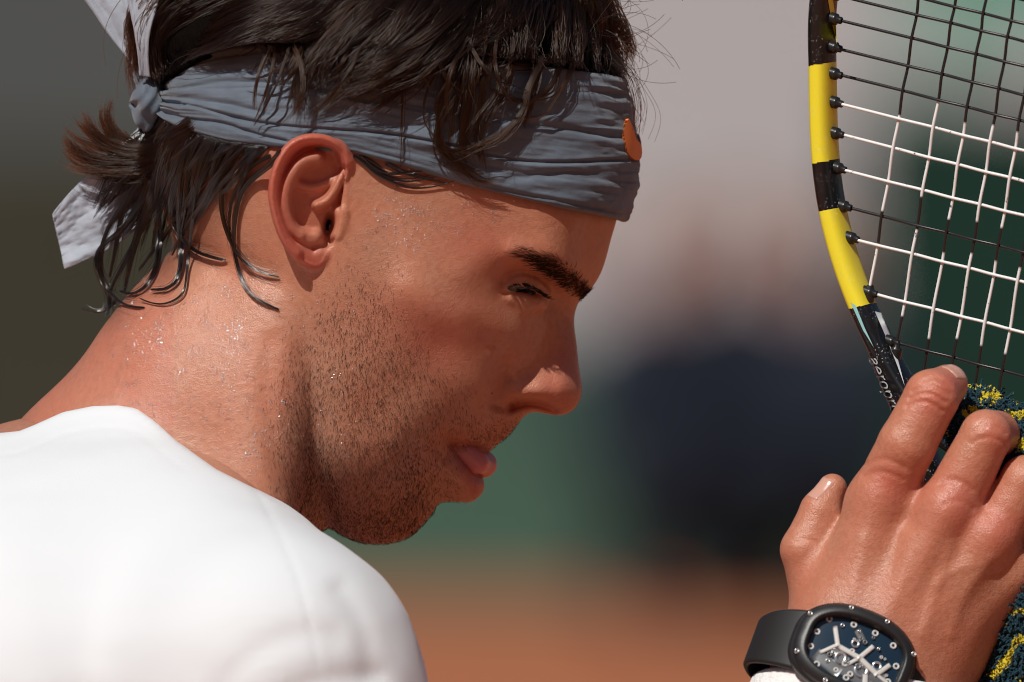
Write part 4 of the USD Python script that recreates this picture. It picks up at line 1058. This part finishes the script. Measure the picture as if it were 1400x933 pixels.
def string(fixed, along, others, k):
    e = ends(fixed, along)
    if e is None or e[1] - e[0] < 60: return None
    s_ = np.linspace(e[0] - 8, e[1] + 8, 260); h = np.zeros_like(s_)
    o = np.asarray(others); ph = np.interp(s_, o, np.arange(len(o)))
    h = 1.7 * np.cos(np.pi * (ph + k)) * (1 if along else -1)
    w_ = 0.3 * np.sin(s_ / 70 + 7 * k)
    pts = bed(fixed + w_, s_, h) if along else bed(s_, fixed + w_, h)
    coord = s_ if along else np.full_like(s_, fixed)
    off = srng.normal() * 7 if along else 0
    paint = sum(((coord > z0 + off) & (coord < z1 + off)).astype(float) for z0, z1 in zone)
    if not along: paint = paint * (s_ > -30)
    v, f = tube(pts, 2.15)
    obju('string', (v, f), STRING, racket, attrs={'paint': np.repeat(np.clip(paint, 0, 1), 8)})
    return e
for k, a in enumerate(main_a): string(a, True, cross_b, k)
def grommet(a, b, da, db):
    d = np.array([da, db], float); d /= np.linalg.norm(d)
    s_ = np.array([-6, 6, 9, 10.5, 16, 17]); r = np.array([8.5, 8.5, 8, 5.2, 5.0, 3.2])
    pts = bed(a + d[0] * s_, b + d[1] * s_, 0 * s_); n = 14
    t = d[0] * EC + d[1] * EM; q = np.cross(t, EN)
    ph = np.linspace(0, 2 * np.pi, n, endpoint=False)
    v = (pts[:, None] + r[:, None, None] * (np.cos(ph)[None, :, None] * q + np.sin(ph)[None, :, None] * EN)).reshape(-1, 3)
    i = np.arange(len(s_) - 1)
    f = np.stack([i[:, None] * n + np.arange(n), i[:, None] * n + (np.arange(n) + 1) % n, (i[:, None] + 1) * n + (np.arange(n) + 1) % n, (i[:, None] + 1) * n + np.arange(n)], -1).reshape(-1, 4)
    obju('grommet', (v, f), GROM, racket)
for k, b in enumerate(cross_b):
    e = string(b, False, main_a, k)
    if e: grommet(e[0], b, 1, 0); grommet(e[1], b, -1, 0)
for a in main_a:
    e = ends(a, True)
    if e: grommet(a, e[1], 0, -1); grommet(a, e[0], 0, 1)
# painted marks lying on the black part of the frame
def hoop_surface(px, py, lift=0.8):
    """point of the frame's camera side seen at (px, py)"""
    p = np.array(at(px, py, 150), float)
    def field(Q):
        r = Q - R0; a, b, h = r @ EC, r @ EM, r @ EN
        dd = np.minimum(cKDTree(HOOP).query(np.stack([a, b], -1))[0], 1e9)
        arm_ = spline(np.vstack([plane(1196,452), plane(1222,520), plane(1256,600), plane(1292,700)]), 80)
        d2 = cKDTree(arm_).query(np.stack([a, b], -1))[0]
        def el(d, w): return (np.abs(d / w) ** 2.67 + np.abs(h / FN_) ** 2.67) ** (1 / 2.67) - 1
        return np.minimum(el(dd, FW), el(d2, 15)) * 14
    q = np.stack([np.array(at(px, py, D_)) for D_ in np.arange(230, 60, -0.5)])
    fv = field(q); k = np.argmax(fv < 0)
    return q[max(k - 1, 0)] + EN * lift * 0 + np.array([0, 0, lift])
def decal(name, polys, material, parent, lift=0.8, step=5):
    V, F, n = [], [], 0
    for poly in polys:
        m = trimesh.Trimesh(*[np.c_[x, np.zeros(len(x))] if i == 0 else x for i, x in enumerate(trimesh.creation.triangulate_polygon(poly, engine='earcut'))]).subdivide_to_size(step)
        V.append(np.array([hoop_surface(x, y, lift) for x, y in m.vertices[:, :2]])); F.append(m.faces + n); n += len(V[-1])
    return obju(name, (np.vstack(V), np.vstack(F)), material, parent)
PAINTW = mat('white_paint', {'p': ('principled_bsdf', {'base_color': (0.72, 0.75, 0.78), 'roughness': 0.35})}, [])
PAINTT = mat('pale_blue_paint', {'p': ('principled_bsdf', {'base_color': (0.30, 0.58, 0.60), 'roughness': 0.35})}, [])
decal('white_stripe', [_Pg([(1196,426),(1205,428),(1222,470),(1237,528),(1226,498),(1210,458)])], PAINTW, racket)
decal('pale_blue_stripe', [_Pg([(1163,414),(1170,418),(1182,448),(1195,476),(1180,452)])], PAINTT, racket)
decal('yellow_stripe', [_Pg([(1131,-6),(1138,-6),(1143,30),(1144,60),(1138,34)])], FYELLOW, racket)
def lettering():
    tm = meshkit.text_mesh('aeropro', 13, depth=0.1)
    from shapely import union_all, affinity
    tr = tm.triangles[:, :, :2][np.abs(tm.face_normals[:, 2]) > 0.9]
    top_ = tm.triangles_center[np.abs(tm.face_normals[:, 2]) > 0.9][:, 2] > 0.05
    g = union_all([_Pg(t) for t in tr[top_] if _Pg(t).area > 1e-6]).buffer(0.05)
    g = affinity.affine_transform(g, [1.28, 0.35, 0, 1.0, 0, 0])
    dx, dy = 0.40, 0.917             # the word runs down along the arm
    g = affinity.affine_transform(g, [dx, dy, dy, -dx, 1186.5, 489])
    return [p for p in getattr(g, 'geoms', [g]) if p.area > 2]
try:
    decal('lettering', [q.simplify(0.3) for q in lettering()], mat('grey_lettering', {'p': ('principled_bsdf', {'base_color': (0.45, 0.46, 0.47), 'roughness': 0.4})}, []), racket, lift=0.9, step=6)
except Exception as e_: print('lettering', e_)

# ------------------------------------------------------------------ towel
def towel_field(P):
    d = chain(P, [at(1336,575,232), at(1408,650,235), at(1455,800,225), at(1440,1010,215)], [44,66,112,120], 40)
    d = d - 16 * (meshkit.fbm(P / np.array([60, 60, 60.]), 3, 4) - 0.5) - 5 * (meshkit.noise(P / 9.0, 8) - 0.5)
    return d
TOWEL = mat('towel_terry', {'geo': ('texture_coordinate', {}), 'mp': ('mapping', {'rotation': (0.3, 0.5, 0.35)}), 'n': ('noise_texture', {'scale': 110.0, 'detail': 3.0, 'roughness': 0.65}), 'w': ('wave_texture', {'scale': 26.0, 'bands_direction': 'z', 'distortion': 6.0, 'detail_scale': 2.0}),
    'a': ('math', {'math_type': 'multiply_add', 'value2': 0.16}), 'r': ('map_range', {'from_min': 0.665, 'from_max': 0.69, 'clamp': True}),
    'n2': ('noise_texture', {'scale': 900.0, 'detail': 2.0}), 'd': ('mix_color', {'a': (0.006, 0.022, 0.036), 'b': (0.018, 0.075, 0.105)}), 'c': ('mix_color', {'b': (0.62, 0.50, 0.03)}),
    'p': ('principled_bsdf', {'roughness': 0.9, 'specular_ior_level': 0.1, 'sheen_weight': 0.15})},
    [('geo.object', 'mp.vector'), ('mp.vector', 'n.vector'), ('mp.vector', 'w.vector'), ('geo.object', 'n2.vector'), ('w.fac', 'a.value1'), ('n.fac', 'a.value3'), ('a.value', 'r.value'), ('n2.fac', 'd.fac'), ('d.result', 'c.a'), ('r.result', 'c.fac'), ('c.result', 'p.base_color')])
towel = thing('towel', 'dark teal terry towel with yellow flecks bunched behind the fingers', 'towel', W((1420, 1000, 230)))
tv_, tf_ = surface(towel_field, (1240, 480, 60), (1640, 1180, 400), 4)
obju('cloth', (tv_, tf_), TOWEL, towel)
tt = tv_[tf_]; ta = np.linalg.norm(np.cross(tt[:, 1] - tt[:, 0], tt[:, 2] - tt[:, 0]), axis=1)
tn = np.cross(tt[:, 1] - tt[:, 0], tt[:, 2] - tt[:, 0]); tn /= np.maximum(np.linalg.norm(tn, axis=1, keepdims=True), 1e-9)
tc = tt.mean(1); tn *= np.sign((tn * (tc - tv_.mean(0))).sum(1).mean())
wgt = ta * (tn[:, 2] > -0.3) * (tc[:, 0] < 1460)
ti = srng.choice(len(tc), 16000, p=wgt / wgt.sum())
p0 = tc[ti] - tn[ti]; dr = tn[ti] + srng.normal(size=(len(ti), 3)) * 0.55
p1 = p0 + dr * 3.2; p2 = p1 + (dr + srng.normal(size=(len(ti), 3)) * 0.9 + np.array([0, 0.5, 0])) * 2.2; p3 = p2 + srng.normal(size=(len(ti), 3)) * 2.0 + np.array([0, 2.0, 0])
tag(curves('terry_loops', [np.stack(q) for q in zip(p0, p1, p2, p3)], [np.array([2.2, 2.2, 2.0, 1.4])] * len(ti), TOWEL, towel), kind='stuff')

# ------------------------------------------------------------------ wristwatch and white wristband
WU = np.array([0.92, 0.36, -0.06]); WU /= np.linalg.norm(WU)
WN = np.array([-0.02, -0.34, 0.93]); WN -= WU * (WN @ WU); WN /= np.linalg.norm(WN)
WV = np.cross(WN, WU); WV *= np.sign(WV[1])
WC = np.array(at(1169, 893, 409))
def wp(u, v, h):
    u, v, h = np.broadcast_arrays(np.asarray(u, float), v, h)
    return WC + u[..., None] * WU + v[..., None] * WV + (h - 0.0016 * u ** 2)[..., None] * WN
watch = thing('wristwatch', 'black barrel-shaped wristwatch with openwork dial on the raised wrist', 'watch', W(WC))
WBLACK = mat('watch_black', {'geo': ('texture_coordinate', {}), 'n': ('noise_texture', {'scale': 1200.0}), 'b': ('bump', {'strength': 0.15, 'distance': 0.0003}), 'p': ('principled_bsdf', {'base_color': (0.018, 0.019, 0.021), 'roughness': 0.42})}, [('geo.object', 'n.vector'), ('n.fac', 'b.height'), ('b.normal', 'p.normal')])
WSTRAP = mat('watch_strap', {'p': ('principled_bsdf', {'base_color': (0.012, 0.012, 0.013), 'roughness': 0.55})}, [])
WSTEEL = mat('watch_steel', {'p': ('principled_bsdf', {'base_color': (0.70, 0.70, 0.68), 'metallic': 0.9, 'roughness': 0.3})}, [])
WWHITE = mat('watch_white', {'p': ('principled_bsdf', {'base_color': (0.62, 0.62, 0.60), 'roughness': 0.35})}, [])
WBLUE = mat('watch_dial', {'p': ('principled_bsdf', {'base_color': (0.012, 0.03, 0.055), 'roughness': 0.25})}, [])
def tonneau(lu, lv, n=120, p=3.2):
    t = np.linspace(0, 2 * np.pi, n, endpoint=False)
    c, s_ = np.cos(t), np.sin(t); u = lu * np.sign(c) * np.abs(c) ** (2 / p); v = lv * np.sign(s_) * np.abs(s_) ** (2 / p)
    return u, v * (1 - 0.22 * (u / lu) ** 2)
def rings(levels, cap_in=False):
    n = 120; V = np.vstack([wp(*tonneau(lu, lv, n, p), h) for lu, lv, h, p in levels])
    F = []
    for k in range(len(levels) - 1):
        i = np.arange(n); F.append(np.stack([k * n + i, k * n + (i + 1) % n, (k + 1) * n + (i + 1) % n, (k + 1) * n + i], 1))
    F = np.vstack(F)
    return V, F
obju('case', rings([(70,52,-30,3.2),(84,62,-24,3.2),(87,66,-12,3.2),(86,65,-2,3.2),(82,62,0,3.2)]), WBLACK, watch)
obju('bezel', rings([(83,63,-3,3.2),(82,61.5,6,3.2),(79,58,11,3.2),(71,50,13,3.4),(66,45,12,4),(64,43,2,4),(64,43,-4,4)]), WBLACK, watch)
def dial_grid(lu, lv, h):
    r = np.linspace(0, 1, 8); t = np.linspace(0, 2 * np.pi, 60, endpoint=False)
    u, v = tonneau(lu, lv, 60, 4); V = wp(r[:, None] * u, r[:, None] * v, h + 0 * u).reshape(-1, 3)
    i = np.arange(60); F = np.vstack([np.stack([k * 60 + i, k * 60 + (i + 1) % 60, (k + 1) * 60 + (i + 1) % 60, (k + 1) * 60 + i], 1) for k in range(7)])
    return V, F
obju('dial', dial_grid(65, 44, 0.5), WBLUE, watch)
def stud(u, v, r, h0, h1, material, name='screw', hole=0.0):
    t = np.linspace(0, 2 * np.pi, 16, endpoint=False)
    prof = [(r, h0), (r, h1 - 0.6), (r * 0.85, h1), (r * max(hole, 0.02), h1), (r * max(hole, 0.02) * 0.9, h1 - (2 if hole else 0.01))]
    V = np.vstack([wp(u + a * np.cos(t), v + a * np.sin(t), h + 0.0016 * ((u + a * np.cos(t)) ** 2 - u ** 2)) for a, h in prof]); n = 16; i = np.arange(n)
    F = np.vstack([np.stack([k * n + i, k * n + (i + 1) % n, (k + 1) * n + (i + 1) % n, (k + 1) * n + i], 1) for k in range(len(prof) - 1)])
    obju(name, (V, F), material, watch)
for u, v in ((-75,-28),(-75,28),(-26,-54.5),(26,-54.5),(75,-28),(75,28),(-26,54.5),(26,54.5)): stud(u, v, 3.4, 9, 13, WSTEEL, hole=0.4)
for u, v in ((-40,-26),(-12,-29),(14,-29),(38,-24),(49,-4),(46,16),(-48,-8),(-49,10),(-36,27),(0,30),(30,28)): stud(u * 1.2, v * 1.25, 4.6, -1, 2.2, WWHITE, 'hour_marker', hole=0.5)
WGREY = mat('watch_grey', {'p': ('principled_bsdf', {'base_color': (0.22, 0.23, 0.24), 'metallic': 0.5, 'roughness': 0.35})}, [])
def bar(u0, v0, u1, v1, w, h, m_=None):
    d = np.array([u1 - u0, v1 - v0], float); L = np.linalg.norm(d); d /= L; n = np.array([-d[1], d[0]])
    k = np.linspace(0, 1, 8); prof = [(-w, -1), (-w, h - 1), (-w * 0.6, h), (w * 0.6, h), (w, h - 1), (w, -1)]
    V = np.vstack([wp(u0 + d[0] * L * t + n[0] * a_, v0 + d[1] * L * t + n[1] * a_, b_) for t in k for a_, b_ in prof]).reshape(-1, 3); m = 6
    i = np.arange(7)[:, None] * m; j = np.arange(5)
    F = np.stack([i + j, i + j + 1, i + m + j + 1, i + m + j], -1).reshape(-1, 4)
    F = np.vstack([F, [[0, 1, 2, 3], [0, 3, 4, 5], [42, 45, 44, 43], [42, 47, 46, 45]]])
    obju('movement_bridge', (V, F), m_ or WWHITE, watch)
for q in ((-30,-20,-20,0,5,4),(-20,0,6,4,5.5,4),(-20,-2,-36,14,4,3.5),(6,4,16,-14,5,4),(6,4,30,14,6,4.5),(30,14,40,-2,5,4),(18,18,22,30,6,4),(30,14,44,18,4,3.5),(-4,16,6,4,4,3)): bar(q[0] * 1.25, q[1] * 1.25, q[2] * 1.25, q[3] * 1.25, q[4] * 0.62, q[5])
for q in ((-50,20,-10,34,9,1.5),(-14,24,34,34,11,1.2),(10,22,50,20,9,1.8),(-34,6,-6,16,8,1.0),(-8,-32,4,-20,5,2.0)): bar(*q[:4], q[4], q[5], WGREY)
for u, v, r in ((-16,14,9),(16,20,11),(34,6,7),(-4,-12,6)): stud(u, v, r, -1, 3, WSTEEL, 'movement_wheel', hole=0.55)
for k in range(26):
    u_, v_ = srng.uniform(-52, 52), srng.uniform(-30, 34)
    if (u_ / 56) ** 2 + (v_ / 36) ** 2 < 1: stud(u_, v_, srng.uniform(1.6, 4.5), 0, srng.uniform(2, 4.5), (WSTEEL, WWHITE, WGREY)[k % 3], 'movement_wheel', hole=0.45)
# strap round the wrist
SC = WC - WN * 112 + WU * 14
th_ = np.linspace(0, 2 * np.pi, 120, endpoint=False)
def strap():
    hw = 34 + 12 * np.clip(np.cos(th_), 0, 1)
    cs = [(-1, 0), (-1, 5), (-0.9, 8), (0.9, 8), (1, 5), (1, 0)]
    V = np.stack([SC + WU * np.sin(th_)[:, None] * (134 + h) + WN * np.cos(th_)[:, None] * (98 + h) + WV * (hw * a_)[:, None] for a_, h in cs], 1)
    n = len(th_); i = np.arange(n)[:, None]; j = np.arange(6)
    F = np.stack([i * 6 + j, i * 6 + (j + 1) % 6, (i + 1) % n * 6 + (j + 1) % 6, (i + 1) % n * 6 + j], -1).reshape(-1, 4)
    return V.reshape(-1, 3), F
obju('strap', strap(), WSTRAP, watch)
AX = np.array([-0.40, 0.90, 0.17]); AX /= np.linalg.norm(AX)
def cuff_field(P):
    d = hand_field(P) - 15 - 3 * meshkit.noise(P / 7.0, 3)
    t = (P - np.array(at(1062, 917, 330))) @ np.array([-0.12, 0.97, 0.20])
    return smax(smax(d, -t, 12), t - 230, 12)
CUFF = mat('white_terry', {'geo': ('texture_coordinate', {}), 'n': ('noise_texture', {'scale': 900.0}), 'b': ('bump', {'strength': 0.6, 'distance': 0.001}), 'p': ('principled_bsdf', {'base_color': (0.8, 0.8, 0.8), 'roughness': 0.9})}, [('geo.object', 'n.vector'), ('n.fac', 'b.height'), ('b.normal', 'p.normal')])
tag(obju('wristband', surface(cuff_field, (820, 860, 60), (1420, 1250, 480), 5), CUFF), 'white terry wristband on the forearm just below the black watch', 'wristband')
# ------------------------------------------------------------------ the place behind: clay court, walls, officials, stands
def far(px, d, h=None):
    """ground position seen at picture column px, d metres from the camera (h: height)"""
    return np.array([(px - 700) / 3200 * d / DIST, d - DIST, 0 if h is None else h])
CLAY = mat('clay_court', {'geo': ('geometry', {}), 'n': ('noise_texture', {'scale': 0.9, 'detail': 6.0}), 'c': ('mix_color', {'a': (0.35, 0.120, 0.058), 'b': (0.42, 0.155, 0.075)}), 'p': ('principled_bsdf', {'roughness': 0.95, 'specular_ior_level': 0.1})},
    [('geo.position', 'n.vector'), ('n.fac', 'c.fac'), ('c.result', 'p.base_color')])
def plain(name, col, rough=0.8, var=0.15, scale=1.5):
    return mat(name, {'geo': ('geometry', {}), 'n': ('noise_texture', {'scale': scale, 'detail': 4.0}), 'c': ('mix_color', {'a': tuple(c * (1 - var) for c in col), 'b': tuple(c * (1 + var) for c in col)}), 'p': ('principled_bsdf', {'roughness': rough, 'specular_ior_level': 0.2})},
        [('geo.position', 'n.vector'), ('n.fac', 'c.fac'), ('c.result', 'p.base_color')])
def boxm(lo, hi): 
    lo, hi = np.asarray(lo, float), np.asarray(hi, float)
    return trimesh.creation.box(hi - lo, trimesh.transformations.translation_matrix((lo + hi) / 2))
g = 4000.0
tag(obj('clay_court', (np.array([(-g, -g, 0), (g, -g, 0), (g, g, 0), (-g, g, 0)]), np.array([[0, 1, 2, 3]])), CLAY, smooth=False), kind='structure')

def board(name, label, cat, px0, px1, z0, z1, d, material, rail=None, thick=0.12, panel=2.0, group=None):
    a, b = far(px0, d), far(px1, d)
    t = thing(name, label, cat, ((a[0] + b[0]) / 2, a[1], 0), group)
    n = max(1, round((b[0] - a[0]) / panel)); xs = np.linspace(a[0], b[0], n + 1)
    for x0, x1 in zip(xs[:-1], xs[1:]): obj('panel', boxm((x0 + 0.006, a[1], z0), (x1 - 0.006, a[1] + thick, z1)), material, t, smooth=False)
    for x in xs: obj('post', boxm((x - 0.04, a[1] + thick, 0), (x + 0.04, a[1] + thick + 0.08, z1)), rail or material, t, smooth=False)
    return t
DGREEN = plain('dark_green_canvas', (0.006, 0.029, 0.020), var=0.25)
MGREEN = plain('green_canvas', (0.055, 0.115, 0.085), var=0.2)
LGREEN = plain('pale_green_board', (0.13, 0.32, 0.24), var=0.1)
GREYW = plain('grey_concrete', (0.43, 0.42, 0.44), var=0.12, scale=0.5)
DGREY = plain('dark_grey_concrete', (0.085, 0.092, 0.092), var=0.15, scale=0.6)
OLIVE = plain('olive_canvas', (0.042, 0.042, 0.028), var=0.3, scale=1.0)
DBROWN = plain('dark_brown_board', (0.028, 0.024, 0.02), var=0.3)
board('court_fence', 'low green canvas fence along the edge of the clay court', 'fence', 300, 1190, -0.01, 0.56, 41, MGREEN)
board('court_screen', 'tall dark green canvas screen behind the racket', 'screen', 1200, 2300, 0.06, 1.10, 40.4, DGREEN)
board('sign_board', 'pale green board standing above the dark green screen', 'board', 1270, 2300, 1.22, 2.30, 42.2, LGREEN)
board('concrete_wall', 'light grey concrete wall of the stand behind the sitter', 'wall', 420, 1900, 0.0, 3.4, 43.5, GREYW)
board('side_wall', 'dark grey concrete wall on the left of the stand', 'wall', -900, 420, 0.0, 3.4, 43.0, DGREY)
board('canvas_screen', 'olive brown canvas screen in front of the dark grey wall', 'screen', -900, 290, 0.06, 0.98, 41.6, OLIVE)

NAVY = plain('navy_cloth', (0.012, 0.018, 0.032), var=0.3, scale=8)
FSKIN = plain('far_skin', (0.42, 0.21, 0.15), var=0.1, scale=8)
FHAIR = plain('far_hair', (0.03, 0.02, 0.015), scale=8)
BEIGE = plain('beige_cloth', (0.42, 0.30, 0.27), scale=8)
def far_person(px, d, label, top_m, leg_m, turn=0, seated=False, lean=0.0, size=1.0):
    base = far(px, d); t = thing('person', label, 'person', base)
    def place(v):
        v = v * size; c, s_ = math.cos(turn), math.sin(turn)
        return np.stack([v[:, 0] * c - v[:, 1] * s_, v[:, 0] * s_ + v[:, 1] * c, v[:, 2]], 1) + base
    hip = 0.93 if not seated else 0.34
    sh, nk, hd = hip + 0.50, hip + 0.58, hip + 0.72
    knee = [(-0.11, -0.03, 0.50), (0.11, -0.03, 0.50)] if not seated else [(-0.15, -0.36, 0.50), (0.15, -0.36, 0.50)]
    foot = [(x * 1.1, y + (0.3 if seated else 0.02), 0.08) for x, y, z in knee]
    def legs(P):
        d_ = None
        for q, f_ , sx in zip(knee, foot, (-0.1, 0.1)):
            c_ = chain(P, [(sx, 0, hip), q, f_], [0.105, 0.075, 0.052], 0.03); c_ = smin(c_, cone(P, f_, (f_[0], f_[1] - 0.17, 0.05), 0.052, 0.042), 0.03)
            d_ = c_ if d_ is None else smin(d_, c_, 0.02)
        return d_
    def trunk(P):
        q = P * np.array([1, 1.35, 1])
        d_ = chain(q, [(0, 0, hip), (0, 0.0, hip + 0.22), (0, 0.01, sh - 0.07)], [0.155, 0.15, 0.175], 0.08)
        for sx in (-1, 1):
            d_ = smin(d_, chain(P, [(0.17 * sx, 0, sh - 0.03), (0.25 * sx, 0.04, sh - 0.28), (0.12 * sx, -0.16, sh - 0.36)], [0.068, 0.05, 0.045], 0.02), 0.06)
        return d_
    def head(P):
        d_ = ellipsoid(P, (0, -0.01, hd), (0.078, 0.098, 0.118)); d_ = smin(d_, cone(P, (0, 0.01, nk - 0.06), (0, 0.0, nk + 0.04), 0.058, 0.055), 0.03)
        d_ = smin(d_, cone(P, (0, -0.105, hd - 0.005), (0, -0.118, hd - 0.03), 0.012, 0.016), 0.02)
        for sx in (-1, 1):
            d_ = smin(d_, ellipsoid(P, (0.08 * sx, 0.005, hd - 0.005), (0.012, 0.022, 0.034)), 0.01)
            d_ = smin(d_, ellipsoid(P, (0.09 * sx, -0.2, sh - 0.37), (0.035, 0.055, 0.03)), 0.01)
        return d_
    def hairf(P): return smax(ellipsoid(P, (0, 0.012, hd + 0.022), (0.088, 0.104, 0.112)), -(P[:, 2] - (hd + 0.02) + 0.7 * (P[:, 1] + 0.02) * -1), 0.01)
    for nm, fn_, m_ in (('body', lambda P: np.minimum(head(P), smin(trunk(P) + 0.012, legs(P) + 0.012, 0.02)), FSKIN), ('shirt', trunk, top_m), ('trousers', legs, leg_m), ('hair', hairf, FHAIR)):
        v, f = surface(fn_, (-0.45, -0.75, -0.02), (0.45, 0.35, hip + 0.95), 0.016, slack=1.8)
        obj(nm, (place(v), f), m_, t)
far_person(900, 39.4, 'blurred ball kid in navy crouching before the pale wall, left of the three', NAVY, NAVY, 0.4, True, size=0.74)
far_person(1120, 39.8, 'blurred ball kid in navy crouching nearest the dark green screen', NAVY, NAVY, -0.4, True, size=0.72)
far_person(1010, 40.2, 'blurred ball kid in navy crouching in the middle of the three', NAVY, NAVY, 0.1, True, size=0.76)

# the stands that ring the court: stepped rows of grey concrete with green seats
STAND = plain('stand_concrete', (0.20, 0.19, 0.18), var=0.2, scale=0.4)
SEAT = plain('seat_green', (0.03, 0.06, 0.05), var=0.4, scale=3)
def stand(name, label, cx, cy, length, facing, rows=26):
    t = thing(name, label, 'grandstand', (cx, cy, 0))
    c, s_ = math.cos(facing), math.sin(facing)
    def rot(m): v = m.vertices; return (np.stack([v[:, 0] * c - v[:, 1] * s_ + cx, v[:, 0] * s_ + v[:, 1] * c + cy, v[:, 2]], 1), m.faces)
    for r in range(rows):
        y0, z1 = 1.0 + r * 0.85, 3.4 + 0.50 * r
        obj('row', rot(boxm((-length / 2, y0, 0), (length / 2, y0 + 0.85, z1))), STAND, t, smooth=False)
        obj('seat_bench', rot(boxm((-length / 2 + 0.3, y0 + 0.25, z1 + 0.004), (length / 2 - 0.3, y0 + 0.62, z1 + 0.42))), SEAT, t, smooth=False)
stand('grandstand', 'long stand of stepped rows beyond the far walls', 0, 36.5, 90, 0)
stand('grandstand', 'long stand of stepped rows behind the camera', 0, -24, 90, math.pi)
stand('grandstand', 'end stand of stepped rows to the left of the court', -42, 6, 60, math.pi / 2)
stand('grandstand', 'end stand of stepped rows to the right of the court', 42, 6, 60, -math.pi / 2)
